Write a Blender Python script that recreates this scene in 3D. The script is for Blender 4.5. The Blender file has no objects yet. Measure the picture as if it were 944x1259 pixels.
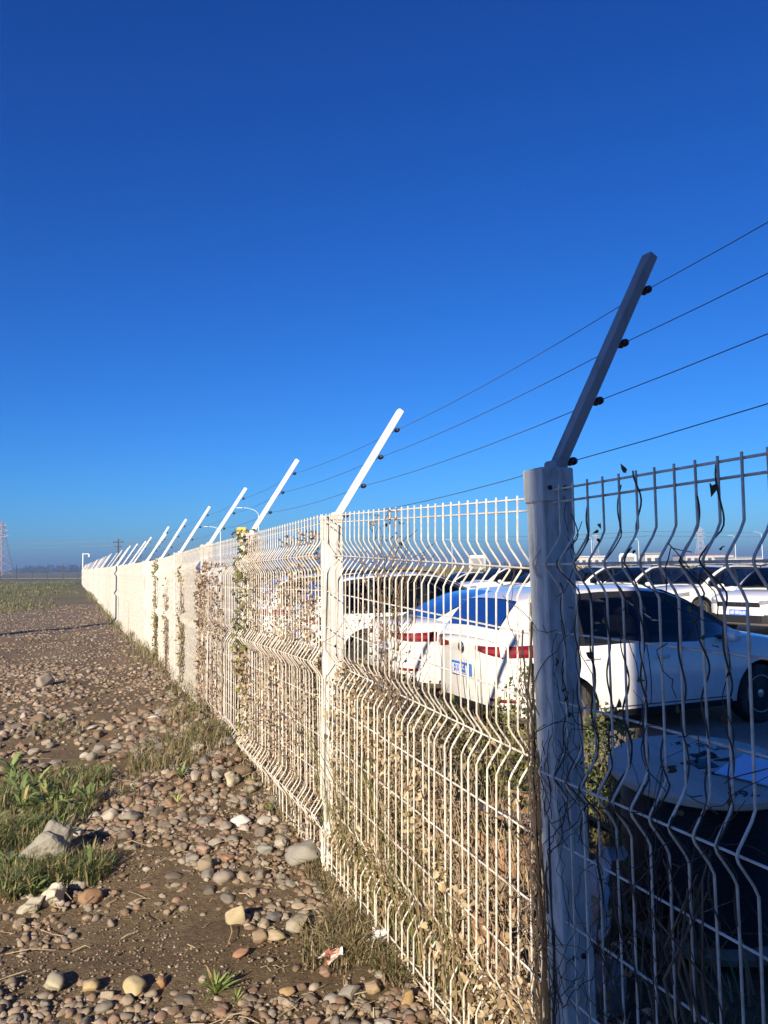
import bpy, math, random
import numpy as np
from mathutils import Vector, Matrix, Euler, noise

random.seed(7)
rng = np.random.default_rng(7)
SC = bpy.context.scene
COL = SC.collection
R = math.radians

# ------------------------------------------------------------------ camera
EYE = 1.65
PITCH, ROLL = R(4.03), R(0.8)
_f = Vector((0, math.cos(PITCH), math.sin(PITCH)))
_r0 = Vector((1, 0, 0))
_u0 = _r0.cross(_f)
_r = _r0 * math.cos(ROLL) - _u0 * math.sin(ROLL)
_u = _r.cross(_f)
cam_d = bpy.data.cameras.new("camera")
cam_d.sensor_fit = 'VERTICAL'
cam_d.sensor_height = 36.0
cam_d.lens = 945.0 / 1259.0 * 36.0
cam_d.clip_start = 0.05
cam_d.clip_end = 9000
cam = bpy.data.objects.new("camera", cam_d)
COL.objects.link(cam)
cam.matrix_world = Matrix(((_r.x, _u.x, -_f.x, 0), (_r.y, _u.y, -_f.y, 0), (_r.z, _u.z, -_f.z, EYE), (0, 0, 0, 1)))
SC.camera = cam

# ------------------------------------------------------------------ sky, sun, exposure
SUN_EL = R(24.0)
SUN_TO = Vector((-0.342, -0.940, 0)).normalized()      # horizontal direction towards the sun (behind the camera)
world = bpy.data.worlds.new("World")
SC.world = world
world.use_nodes = True
wn, wl = world.node_tree.nodes, world.node_tree.links
wn.clear()
sky = wn.new('ShaderNodeTexSky')
sky.sky_type = 'NISHITA'
sky.sun_disc = False
sky.sun_elevation = SUN_EL
sky.sun_rotation = math.atan2(SUN_TO.x, SUN_TO.y)
sky.altitude = 0
sky.air_density = 1.0
sky.dust_density = 0.3
sky.ozone_density = 5.0
# camera-like colour response of the clear sky: one curve per channel, the same over the whole dome
sep = wn.new('ShaderNodeSeparateColor'); com = wn.new('ShaderNodeCombineColor')
wl.new(sky.outputs[0], sep.inputs[0])
for i, (pw_, am_) in enumerate(((1.75, .066), (1.33, .285), (1.10, .73))):
    p_ = wn.new('ShaderNodeMath'); p_.operation = 'POWER'; p_.inputs[1].default_value = pw_
    q_ = wn.new('ShaderNodeMath'); q_.operation = 'MULTIPLY'; q_.inputs[1].default_value = am_
    wl.new(sep.outputs[i], p_.inputs[0]); wl.new(p_.outputs[0], q_.inputs[0]); wl.new(q_.outputs[0], com.inputs[i])
hsv = wn.new('ShaderNodeHueSaturation')
hsv.inputs['Saturation'].default_value = 1.0
bg = wn.new('ShaderNodeBackground')
bg.inputs[1].default_value = 0.092
wo = wn.new('ShaderNodeOutputWorld')
wl.new(com.outputs[0], hsv.inputs['Color'])
wl.new(hsv.outputs[0], bg.inputs[0])
wl.new(bg.outputs[0], wo.inputs[0])
sun_d = bpy.data.lights.new("sun", 'SUN')
sun_d.energy = 5.0
sun_d.angle = R(0.5)
sun_d.color = (1.0, 0.86, 0.66)
sun = bpy.data.objects.new("sun", sun_d)
COL.objects.link(sun)
_sd = Vector((SUN_TO.x * math.cos(SUN_EL), SUN_TO.y * math.cos(SUN_EL), math.sin(SUN_EL)))
sun.rotation_euler = _sd.to_track_quat('Z', 'Y').to_euler()
sun.location = _sd * 60
SC.view_settings.view_transform = 'Standard'
SC.view_settings.look = 'None'
SC.view_settings.gamma = 1
SC.view_settings.use_curve_mapping = False
SC.view_settings.exposure = 0.75
SC.render.engine = 'CYCLES'
SC.cycles.max_bounces = 5
SC.cycles.diffuse_bounces = 3
SC.cycles.glossy_bounces = 3
SC.cycles.transmission_bounces = 3
SC.cycles.volume_bounces = 0
SC.cycles.use_denoising = True

# ------------------------------------------------------------------ helpers
def tag(o, label=None, cat=None, group=None, kind=None):
    if label: o['label'] = label
    if cat: o['category'] = cat
    if group: o['group'] = group
    if kind: o['kind'] = kind
    return o

def empty(name, loc, rz=0.0):
    o = bpy.data.objects.new(name, None)
    o.empty_display_size = 0.1
    o.location = loc
    o.rotation_euler = (0, 0, rz)
    COL.objects.link(o)
    return o

def link(name, me, parent=None, loc=None, rot=None, scale=None):
    o = bpy.data.objects.new(name, me)
    COL.objects.link(o)
    if parent: o.parent = parent
    if loc is not None: o.location = loc
    if rot is not None: o.rotation_euler = rot
    if scale is not None: o.scale = scale
    return o

_kids = {}
def copy_tree(o, parent=None):
    c = o.copy()
    COL.objects.link(c)
    c.parent = parent
    for ch in list(o.children):
        copy_tree(ch, c)
    return c

class MB:
    """collects vertices and faces of one mesh"""
    def __init__(s):
        s.v, s.f = [], []
    def add(s, vs, fs):
        b = len(s.v)
        s.v += [tuple(p) for p in vs]
        s.f += [tuple(b + i for i in q) for q in fs]
        return s
    def box(s, c, d, rot=None):
        x, y, z = d[0] / 2, d[1] / 2, d[2] / 2
        vs = [Vector(p) for p in ((-x, -y, -z), (x, -y, -z), (x, y, -z), (-x, y, -z), (-x, -y, z), (x, -y, z), (x, y, z), (-x, y, z))]
        if rot is not None: vs = [rot @ p for p in vs]
        c = Vector(c)
        return s.add([p + c for p in vs], [(0, 3, 2, 1), (4, 5, 6, 7), (0, 1, 5, 4), (1, 2, 6, 5), (2, 3, 7, 6), (3, 0, 4, 7)])
    def rbox(s, c, d, r, rot=None):
        """box with its vertical and top edges chamfered by r"""
        x, y, z = d[0] / 2, d[1] / 2, d[2] / 2
        def ring(k, zz): return [(-x + k + r, -y + k, zz), (x - k - r, -y + k, zz), (x - k, -y + k + r, zz), (x - k, y - k - r, zz), (x - k - r, y - k, zz), (-x + k + r, y - k, zz), (-x + k, y - k - r, zz), (-x + k, -y + k + r, zz)]
        rings = [ring(r * .7, -z), ring(0, -z + r), ring(0, z - r), ring(r * .7, z)]
        vs = [Vector(p) for q in rings for p in q]
        if rot is not None: vs = [rot @ p for p in vs]
        c = Vector(c)
        fs = [tuple(range(7, -1, -1)), tuple(range(24, 32))]
        for k in range(3):
            for i in range(8):
                j = (i + 1) % 8
                fs.append((k * 8 + i, k * 8 + j, k * 8 + 8 + j, k * 8 + 8 + i))
        return s.add([p + c for p in vs], fs)
    def tube(s, pts, r, n=6, caps=True, ry=None):
        pts = [Vector(p) for p in pts]
        rr = r if hasattr(r, '__len__') else [r] * len(pts)
        vs, fs = [], []
        nrm = None
        for i, p in enumerate(pts):
            t = (pts[min(i + 1, len(pts) - 1)] - pts[max(i - 1, 0)])
            if t.length < 1e-9: t = Vector((0, 0, 1))
            t.normalize()
            if nrm is None:
                a = Vector((1, 0, 0)) if abs(t.x) < .8 else Vector((0, 1, 0))
                nrm = (a - t * a.dot(t)).normalized()
            else:
                nrm = nrm - t * nrm.dot(t)
                nrm = nrm.normalized() if nrm.length > 1e-6 else t.orthogonal().normalized()
            b = t.cross(nrm)
            for k in range(n):
                an = 2 * math.pi * (k + .5) / n
                vs.append(p + nrm * (math.cos(an) * rr[i]) + b * (math.sin(an) * rr[i]))
        for i in range(len(pts) - 1):
            for k in range(n):
                j = (k + 1) % n
                fs.append((i * n + k, i * n + j, i * n + n + j, i * n + n + k))
        if caps:
            fs.append(tuple(range(n - 1, -1, -1)))
            fs.append(tuple((len(pts) - 1) * n + k for k in range(n)))
        return s.add(vs, fs)
    def lathe(s, prof, n=24, axis='Z', c=(0, 0, 0)):
        """prof: list of (radius, height)"""
        vs, fs = [], []
        for (r, h) in prof:
            for k in range(n):
                a = 2 * math.pi * k / n
                p = (r * math.cos(a), r * math.sin(a), h)
                if axis == 'Y': p = (p[0], h, p[1])
                if axis == 'X': p = (h, p[0], p[1])
                vs.append((p[0] + c[0], p[1] + c[1], p[2] + c[2]))
        for i in range(len(prof) - 1):
            for k in range(n):
                j = (k + 1) % n
                fs.append((i * n + k, i * n + j, i * n + n + j, i * n + n + k))
        fs.append(tuple(range(n - 1, -1, -1)))
        fs.append(tuple((len(prof) - 1) * n + k for k in range(n)))
        return s.add(vs, fs)
    def grid(s, P):
        """P: rows of points -> quad sheet"""
        h, w = len(P), len(P[0])
        return s.add([p for r_ in P for p in r_], [(i * w + j, i * w + j + 1, i * w + w + j + 1, i * w + w + j) for i in range(h - 1) for j in range(w - 1)])
    def mesh(s, name, mat=None, smooth=None):
        me = bpy.data.meshes.new(name)
        me.from_pydata(s.v, [], s.f)
        if mat: me.materials.append(mat)
        if smooth is not None:
            me.polygons.foreach_set('use_smooth', [True] * len(me.polygons))
            me.set_sharp_from_angle(angle=R(smooth))
        me.update()
        return me
    def build(s, name, mat, parent=None, smooth=None, loc=None, rot=None):
        return link(name, s.mesh(name, mat, smooth), parent, loc, rot)

def np_mesh(name, V, F, mat, col=None, smooth=False):
    """V (n,3), F (m,k) arrays -> mesh with an optional point colour attribute"""
    me = bpy.data.meshes.new(name)
    n, m, k = len(V), len(F), F.shape[1]
    me.vertices.add(n)
    me.vertices.foreach_set('co', np.ascontiguousarray(V, dtype=np.float32).ravel())
    me.loops.add(m * k)
    me.loops.foreach_set('vertex_index', np.ascontiguousarray(F, dtype=np.int32).ravel())
    me.polygons.add(m)
    me.polygons.foreach_set('loop_start', np.arange(0, m * k, k, dtype=np.int32))
    me.polygons.foreach_set('loop_total', np.full(m, k, dtype=np.int32))
    if smooth: me.polygons.foreach_set('use_smooth', np.ones(m, dtype=bool))
    if col is not None:
        at = me.attributes.new('col', 'FLOAT_COLOR', 'POINT')
        c4 = np.ones((n, 4), dtype=np.float32)
        c4[:, :3] = col
        at.data.foreach_set('color', c4.ravel())
    me.materials.append(mat)
    me.update(calc_edges=True)
    me.validate()
    return me

def rand_rot(n, g):
    """n random rotation matrices"""
    q = g.normal(size=(n, 4))
    q /= np.linalg.norm(q, axis=1, keepdims=True)
    w, x, y, z = q.T
    return np.stack([np.stack([1 - 2 * (y * y + z * z), 2 * (x * y - z * w), 2 * (x * z + y * w)], 1),
                     np.stack([2 * (x * y + z * w), 1 - 2 * (x * x + z * z), 2 * (y * z - x * w)], 1),
                     np.stack([2 * (x * z - y * w), 2 * (y * z + x * w), 1 - 2 * (x * x + y * y)], 1)], 1)

def leaves_mesh(name, P, size, cols, mat, g, fold=.25, wid=.34):
    """folded and curled leaf per point, four triangles each"""
    n = len(P)
    base = np.array([(0, 0, 0), (-wid, .45, fold), (wid, .45, fold), (0, .5, 0), (0, 1, -.22)], dtype=float)
    T = np.array([(0, 3, 1), (0, 2, 3), (1, 3, 4), (3, 2, 4)])
    M = rand_rot(n, g)
    V = np.einsum('nij,kj->nki', M, base) * np.asarray(size)[:, None, None] + P[:, None, :]
    F = (T[None] + 5 * np.arange(n)[:, None, None]).reshape(-1, 3)
    return np_mesh(name, V.reshape(-1, 3), F, mat, np.repeat(cols, 5, axis=0))

def broad_leaves_mesh(name, P, size, cols, mat, g):
    """pointed heart-shaped leaf per point, folded along its rib and curled"""
    n = len(P)
    base = np.array([(0, 0, 0), (0, .38, .0), (0, 1, -.25), (-.26, -.10, .10), (-.45, .18, .20), (-.32, .55, .08), (.26, -.10, .10), (.45, .18, .20), (.32, .55, .08)], dtype=float)
    T = np.array([(0, 1, 3), (3, 1, 4), (4, 1, 5), (5, 1, 2), (0, 6, 1), (6, 7, 1), (7, 8, 1), (8, 2, 1)])
    M_ = rand_rot(n, g)
    B = base[None] * np.stack([g.uniform(.5, 1.1, n), np.ones(n), g.uniform(.3, 2.2, n)], 1)[:, None, :]
    V = np.einsum('nij,nkj->nki', M_, B) * np.asarray(size)[:, None, None] + P[:, None, :]
    F = (T[None] + 9 * np.arange(n)[:, None, None]).reshape(-1, 3)
    return np_mesh(name, V.reshape(-1, 3), F, mat, np.repeat(cols, 9, axis=0))

def blades_mesh(name, P, h, cols, mat, g, wid=.012, lean=.5):
    """bent tapering grass blade per point"""
    n = len(P)
    a = g.uniform(0, 2 * np.pi, n)
    d = np.stack([np.cos(a), np.sin(a), np.zeros(n)], 1)
    s = np.stack([-np.sin(a), np.cos(a), np.zeros(n)], 1)
    h = np.asarray(h)
    w = wid * g.uniform(.6, 1.3, n) * (0.5 + h / h.mean() * .5)
    le = lean * g.uniform(.1, 1.3, n) * h
    up = np.array([0, 0, 1.0])
    v0 = P - s * w[:, None] / 2
    v1 = P + s * w[:, None] / 2
    m = P + d * (le * .35)[:, None] + up * (h * .6)[:, None]
    v2 = m + s * w[:, None] * .35
    v3 = m - s * w[:, None] * .35
    v4 = P + d * le[:, None] + up * (h * g.uniform(.75, 1.05, n))[:, None]
    V = np.stack([v0, v1, v2, v3, v4], 1).reshape(-1, 3)
    T = np.array([(0, 1, 2), (0, 2, 3), (3, 2, 4)])
    F = (T[None] + 5 * np.arange(n)[:, None, None]).reshape(-1, 3)
    return np_mesh(name, V, F, mat, np.repeat(cols, 5, axis=0))

def pick(cols, n, g, var=.18):
    c = np.array(cols)[g.integers(0, len(cols), n)]
    return c * g.uniform(1 - var, 1 + var, (n, 1))

# ------------------------------------------------------------------ materials
def mat(name, base, rough=.6, metal=0, coat=0, spec=None, trans=0):
    m = bpy.data.materials.new(name)
    m.use_nodes = True
    b = m.node_tree.nodes['Principled BSDF']
    b.inputs['Base Color'].default_value = (*base, 1)
    b.inputs['Roughness'].default_value = rough
    b.inputs['Metallic'].default_value = metal
    b.inputs['Coat Weight'].default_value = coat
    b.inputs['Coat Roughness'].default_value = .05
    if spec is not None: b.inputs['Specular IOR Level'].default_value = spec
    return m

def nodes(m): return m.node_tree.nodes, m.node_tree.links, m.node_tree.nodes['Principled BSDF']

def N(m, t, **kw):
    n = m.node_tree.nodes.new(t)
    for k, v in kw.items():
        if k in n.inputs: n.inputs[k].default_value = v
        else: setattr(n, k, v)
    return n

def worn(name, base, dirt, rough=.5, scale=9, lo=.42, hi=.7, coat=0, stretch=(1, 1, .25), bump=.0, amount=1.0):
    """paint with dirt streaks and blotches"""
    m = mat(name, base, rough, 0, coat)
    ns, ls, b = nodes(m)
    tc = N(m, 'ShaderNodeTexCoord')
    mp = N(m, 'ShaderNodeMapping')
    mp.inputs['Scale'].default_value = stretch
    no = N(m, 'ShaderNodeTexNoise', Scale=scale, Detail=8.0, Roughness=.65)
    cr = N(m, 'ShaderNodeValToRGB')
    cr.color_ramp.elements[0].position, cr.color_ramp.elements[1].position = lo, hi
    mu = N(m, 'ShaderNodeMath', operation='MULTIPLY')
    mu.inputs[1].default_value = amount
    mx = N(m, 'ShaderNodeMix', data_type='RGBA')
    mx.inputs[6].default_value = (*base, 1)
    mx.inputs[7].default_value = (*dirt, 1)
    ls.new(tc.outputs['Object'], mp.inputs[0]); ls.new(mp.outputs[0], no.inputs['Vector'])
    ls.new(no.outputs['Fac'], cr.inputs[0]); ls.new(cr.outputs[0], mu.inputs[0]); ls.new(mu.outputs[0], mx.inputs[0])
    ls.new(mx.outputs[2], b.inputs['Base Color'])
    if bump:
        bp = N(m, 'ShaderNodeBump', Strength=bump, Distance=.01)
        ls.new(no.outputs['Fac'], bp.inputs['Height']); ls.new(bp.outputs[0], b.inputs['Normal'])
    return m

def attr_mat(name, rough=.8, trans=0.0, tex=0.0, tscale=30, objcol=False, bump=0.0):
    """colour from the piece itself (attribute or object colour) with a little mottling"""
    m = mat(name, (.3, .3, .3), rough, spec=.25)
    ns, ls, b = nodes(m)
    if objcol:
        a = N(m, 'ShaderNodeObjectInfo'); src = a.outputs['Color']
    else:
        a = N(m, 'ShaderNodeAttribute', attribute_name='col'); src = a.outputs['Color']
    if tex:
        tc = N(m, 'ShaderNodeTexCoord')
        no = N(m, 'ShaderNodeTexNoise', Scale=tscale, Detail=6.0, Roughness=.7)
        ls.new(tc.outputs['Object'], no.inputs['Vector'])
        mr = N(m, 'ShaderNodeMapRange')
        mr.inputs[1].default_value, mr.inputs[2].default_value = .25, .75
        mr.inputs[3].default_value, mr.inputs[4].default_value = 1 - tex, 1 + tex
        ls.new(no.outputs['Fac'], mr.inputs[0])
        vm = N(m, 'ShaderNodeVectorMath', operation='SCALE')
        ls.new(src, vm.inputs[0]); ls.new(mr.outputs[0], vm.inputs['Scale'])
        src = vm.outputs[0]
        if bump:
            bp = N(m, 'ShaderNodeBump', Strength=bump, Distance=.006)
            ls.new(no.outputs['Fac'], bp.inputs['Height']); ls.new(bp.outputs[0], b.inputs['Normal'])
    ls.new(src, b.inputs['Base Color'])
    if trans:
        tr = N(m, 'ShaderNodeBsdfTranslucent')
        ls.new(src, tr.inputs['Color'])
        ms = N(m, 'ShaderNodeMixShader'); ms.inputs[0].default_value = trans
        out = ns['Material Output']
        ls.new(b.outputs[0], ms.inputs[1]); ls.new(tr.outputs[0], ms.inputs[2]); ls.new(ms.outputs[0], out.inputs['Surface'])
    return m

M = {}
M['wire_white'] = worn('white_wire_coating', (.80, .765, .69), (.50, .41, .30), .5, 22, .42, .72, stretch=(1, 1, 1))
_m = M['wire_white']; _oi = N(_m, 'ShaderNodeObjectInfo'); _mr = N(_m, 'ShaderNodeMapRange'); _mr.inputs[3].default_value, _mr.inputs[4].default_value = .84, 1.06
_vm = N(_m, 'ShaderNodeVectorMath', operation='SCALE'); _b = nodes(_m)[2]; _src = _b.inputs['Base Color'].links[0].from_socket
nodes(_m)[1].new(_oi.outputs['Random'], _mr.inputs[0]); nodes(_m)[1].new(_mr.outputs[0], _vm.inputs['Scale']); nodes(_m)[1].new(_src, _vm.inputs[0]); nodes(_m)[1].new(_vm.outputs[0], _b.inputs['Base Color'])
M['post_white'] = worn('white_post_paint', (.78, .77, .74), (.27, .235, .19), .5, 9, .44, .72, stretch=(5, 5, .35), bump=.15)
M['post_grimy_shaded'] = worn('shaded_grimy_post_paint', (.62, .67, .67), (.30, .29, .26), .6, 13, .46, .74, stretch=(3, 3, .7), bump=.3)  # white post paint darkened and blued for the near post's shade, with grime streaks
M['arm_shaded'] = worn('shaded_grey_arm_paint', (.36, .37, .38), (.2, .18, .16), .5, 12, .45, .75)  # arm paint greyed to put the near arm's shade into its colour
M['arm_white'] = worn('white_arm_paint', (.78, .78, .77), (.5, .47, .42), .4, 10, .55, .8)
M['insulator'] = mat('dark_insulator_plastic', (.03, .022, .025), .45)
M['steel_wire'] = mat('dark_steel_wire', (.10, .10, .10), .5, .6)
M['stone_obj'] = attr_mat('river_stone', .8, tex=.28, tscale=26, objcol=True, bump=.25)
M['stone'] = attr_mat('gravel_stone', .85, tex=.2, tscale=22)
M['blade'] = attr_mat('grass_blade', .65, trans=.25)
M['leaf'] = attr_mat('leaf', .7, trans=.25)
M['stem'] = worn('dry_stem_bark', (.20, .145, .095), (.09, .065, .05), .85, 25, .4, .6)
M['stem_dry'] = worn('bleached_stem', (.40, .31, .20), (.20, .145, .09), .85, 25, .4, .65)
M['wood_dark'] = worn('muddy_plywood', (.30, .26, .20), (.14, .11, .08), .85, 7, .4, .7)
M['stem_dark'] = worn('old_stem_bark', (.10, .075, .055), (.045, .035, .03), .85, 25, .4, .6)
M['weed_leaf'] = attr_mat('fresh_weed_leaf', .5, trans=.3, objcol=True)
M['paint_car'] = worn('white_car_paint', (.82, .82, .81), (.60, .56, .49), .22, 3, .46, .82, coat=1.0, stretch=(1, 1, 1.6), amount=.75)
M['glass'] = bpy.data.materials.new('tinted_car_glass')
M['glass'].use_nodes = True
_n, _l = M['glass'].node_tree.nodes, M['glass'].node_tree.links
_n.clear()
_o = _n.new('ShaderNodeOutputMaterial'); _t = _n.new('ShaderNodeBsdfTransparent'); _g = _n.new('ShaderNodeBsdfGlossy'); _x = _n.new('ShaderNodeMixShader'); _w = _n.new('ShaderNodeFresnel')
_t.inputs[0].default_value = (.17, .19, .20, 1)
_g.inputs[0].default_value = (.9, .93, .95, 1); _g.inputs['Roughness'].default_value = .02
_w.inputs[0].default_value = 1.27
_l.new(_w.outputs[0], _x.inputs[0]); _l.new(_t.outputs[0], _x.inputs[1]); _l.new(_g.outputs[0], _x.inputs[2]); _l.new(_x.outputs[0], _o.inputs[0])
M['dark_glass'] = mat('dark_glass', (.012, .016, .022), .06, spec=.8)
M['trim'] = mat('black_plastic_trim', (.015, .015, .017), .45)
M['tyre'] = worn('tyre_rubber', (.022, .022, .022), (.10, .085, .065), .85, 14, .45, .75)
M['rim'] = worn('alloy_rim', (.55, .55, .56), (.25, .22, .18), .3, 12, .5, .8)
nodes(M['rim'])[2].inputs['Metallic'].default_value = .8
M['red_lamp'] = mat('red_lamp_plastic', (.17, .008, .018), .2, coat=.4)
M['red_lens'] = mat('bright_red_lens', (.27, .03, .04), .15, coat=.6)
M['headlamp'] = mat('headlamp_lens', (.45, .47, .50), .08, .5, coat=1)
M['chrome'] = mat('chrome', (.75, .75, .77), .12, 1)
M['plate_blue'] = mat('blue_plate', (.03, .16, .60), .4)
M['plate_white'] = mat('plate_lettering', (.8, .8, .82), .5)
M['seat'] = mat('car_seat_cloth', (.10, .10, .11), .9)
M['wood'] = worn('drum_plywood', (.56, .52, .43), (.40, .35, .27), .8, 7, .45, .75, stretch=(1, .35, 1))
M['cable'] = mat('black_cable_sheath', (.012, .012, .014), .42)
M['ink'] = mat('marker_ink', (.02, .025, .03), .7)
M['rust'] = worn('rust', (.11, .035, .022), (.05, .02, .016), .85, 40)
M['paper_blue'] = worn('blue_paper', (.60, .78, .95), (.85, .88, .92), .7, 60, .5, .75)
M['board'] = worn('brown_cardboard', (.37, .22, .125), (.20, .11, .06), .85, 6, .4, .75)
M['bag'] = worn('pale_plastic', (.62, .68, .75), (.4, .43, .46), .45, 12)
M['wrapper'] = worn('white_wrapper', (.8, .78, .76), (.6, .3, .28), .5, 22, .55, .7)
M['wrapper_red'] = worn('red_wrapper', (.42, .13, .09), (.66, .58, .5), .6, 20, .42, .6)
M['concrete'] = worn('grey_concrete', (.32, .31, .29), (.2, .19, .17), .9, 4, .35, .7, stretch=(1, 1, 1), bump=.2)
M['render_white'] = worn('white_render', (.62, .60, .56), (.42, .39, .35), .85, 2, .4, .8)
M['roof_red'] = mat('purple_red_roofing', (.20, .09, .13), .7)
M['roof_grey'] = mat('grey_roofing', (.26, .27, .29), .7)
M['win'] = mat('building_window', (.05, .06, .08), .15)
M['galv'] = worn('galvanised_steel', (.45, .46, .48), (.3, .3, .3), .45, 4, .4, .7)
M['pole_dark'] = mat('dark_wooden_pole', (.07, .06, .055), .8)
M['pylon'] = mat('pylon_steel', (.55, .50, .50), .6)
M['pylon_red'] = mat('red_pylon_paint', (.46, .32, .31), .6)
M['yellow'] = mat('yellow_sign', (.75, .48, .03), .5)
M['lamp_white'] = mat('white_pole_paint', (.78, .78, .78), .45)
M['bus_white'] = worn('white_bus_paint', (.8, .79, .77), (.6, .57, .52), .3, 1, .5, .8, coat=.5)

# ------------------------------------------------------------------ lie of the land
FX, FY = -0.3778, 0.9259            # direction along the fence
NX, NY = 0.9259, 0.3778             # direction from the fence into the car park
PD = 1.287                          # distance of the fence from where the photo was taken
ANG = math.atan2(FY, FX)
PARK = -0.18
def pt(s, m, z=0.0): return Vector((FX * s + NX * m, FY * s + NY * m, z))
def smooth(a, b, x):
    t = np.clip((x - a) / (b - a), 0, 1)
    return t * t * (3 - 2 * t)
_MS = [-50, 0, 3.8, 5.6, 7.5, 13, 16, 24, 40, 110, 160, 400]
_MH = [0, 0, 0, .13, .18, .18, .15, .05, .05, .12, .05, 0]
def gh(x, y):
    x, y = np.asarray(x, float), np.asarray(y, float)
    s, m = FX * x + FY * y, NX * x + NY * y - PD
    b = np.interp(s, _MS, _MH)
    near = np.exp(-np.maximum(s, 0) / 60)
    b = b + near * (.022 * np.sin(1.9 * x + .7) * np.cos(1.6 * y) + .014 * np.sin(4.1 * x + 1.3 * y) + .012 * np.sin(5.3 * y - 2.2 * x + 1))
    b = b + .10 * near * smooth(-.7, -.15, m) * smooth(5.2, 7, s) * (1 - smooth(16, 24, s)) * .6      # dirt heaped against the fence
    t = smooth(1.7, 2.6, m) * (1 - smooth(60, 75, m))
    return b * (1 - t) + PARK * t
def ghf(x, y): return float(gh(x, y))

# ground: one sheet to the horizon
def lines(*segs):
    out = []
    for q in segs: out += list(q)
    return np.array(out)
xs = lines([-1900, -1200, -700, -400, -250, -160, -110, -80, -60, -46, -36, -29, -24, -20], np.arange(-17, -3, .11), np.arange(-3, .9, .034), np.arange(.95, 5, .11), np.arange(5, 14, .5), [14, 17, 21, 26, 33, 42, 55, 75, 110, 170, 260, 420, 800, 1900])
ys = lines([-140, -60, -25, -12, -6, -3, -1, 0.3], np.arange(1, 2.6, .07), np.arange(2.6, 5.4, .034), np.arange(5.45, 9, .07), np.arange(9, 30, .3), np.geomspace(30, 1900, 30))
X, Y = np.meshgrid(xs, ys)
Z = gh(X, Y)
fine = (X > -9) & (X < 2) & (Y > 1) & (Y < 12)
bumps = np.zeros_like(Z)
for (i, j) in np.argwhere(fine):
    bumps[i, j] = noise.noise((X[i, j] * 3.1, Y[i, j] * 3.1, 0)) * .018 + noise.noise((X[i, j] * 9, Y[i, j] * 9, 5)) * .011 + noise.noise((X[i, j] * 21, Y[i, j] * 21, 8)) * .009 + noise.noise((X[i, j] * 38, Y[i, j] * 38, 3)) * .006
Z = Z + bumps
V = np.stack([X, Y, Z], -1).reshape(-1, 3)
h, w = X.shape
I = np.arange(h * w).reshape(h, w)
F = np.stack([I[:-1, :-1], I[:-1, 1:], I[1:, 1:], I[1:, :-1]], -1).reshape(-1, 4)

gm = mat('earth', (.1, .08, .06), .95, spec=.1)
ns, ls, b = nodes(gm)
tc = N(gm, 'ShaderNodeTexCoord')
n1 = N(gm, 'ShaderNodeTexNoise', Scale=.9, Detail=8.0, Roughness=.6)
n2 = N(gm, 'ShaderNodeTexNoise', Scale=28.0, Detail=8.0, Roughness=.75)
vo = N(gm, 'ShaderNodeTexVoronoi', Scale=16.0, Randomness=1.0)
n3 = N(gm, 'ShaderNodeTexNoise', Scale=90.0, Detail=6.0, Roughness=.7)
for q in (n1, n2, vo, n3): ls.new(tc.outputs['Object'], q.inputs['Vector'])
r1 = N(gm, 'ShaderNodeValToRGB')
e = r1.color_ramp.elements
e[0].position, e[0].color = .34, (.195, .142, .086, 1)
e[1].position, e[1].color = .68, (.305, .235, .15, 1)
ls.new(n1.outputs['Fac'], r1.inputs[0])
r2 = N(gm, 'ShaderNodeValToRGB')
e = r2.color_ramp.elements
e[0].position, e[0].color = .30, (.55, .52, .5, 1)
e[1].position, e[1].color = .72, (1.3, 1.28, 1.22, 1)
ls.new(n2.outputs['Fac'], r2.inputs[0])
mul = N(gm, 'ShaderNodeMix', data_type='RGBA', blend_type='MULTIPLY'); mul.inputs[0].default_value = 1
ls.new(r1.outputs[0], mul.inputs[6]); ls.new(r2.outputs[0], mul.inputs[7])
# pebbly colour cells carry on where single stones get too small
pc = N(gm, 'ShaderNodeValToRGB')
pc.color_ramp.interpolation = 'CONSTANT'
cs = [(.0, (.16, .115, .082)), (.22, (.20, .16, .12)), (.4, (.25, .17, .13)), (.55, (.16, .125, .098)), (.7, (.25, .21, .165)), (.86, (.32, .28, .23))]
pc.color_ramp.elements[0].color = (*cs[0][1], 1)
pc.color_ramp.elements[1].position, pc.color_ramp.elements[1].color = cs[1][0], (*cs[1][1], 1)
for p, c in cs[2:]:
    el = pc.color_ramp.elements.new(p); el.color = (*c, 1)
sx = N(gm, 'ShaderNodeSeparateColor'); ls.new(vo.outputs['Color'], sx.inputs[0]); ls.new(sx.outputs[0], pc.inputs[0])
geo = N(gm, 'ShaderNodeSeparateXYZ'); ls.new(tc.outputs['Object'], geo.inputs[0])
fm = N(gm, 'ShaderNodeMapRange')
fm.inputs[1].default_value, fm.inputs[2].default_value, fm.inputs[4].default_value = 9, 26, .75
ls.new(geo.outputs['Y'], fm.inputs[0])
mg = N(gm, 'ShaderNodeMix', data_type='RGBA')
ls.new(fm.outputs[0], mg.inputs[0]); ls.new(mul.outputs[2], mg.inputs[6]); ls.new(pc.outputs[0], mg.inputs[7])
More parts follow.
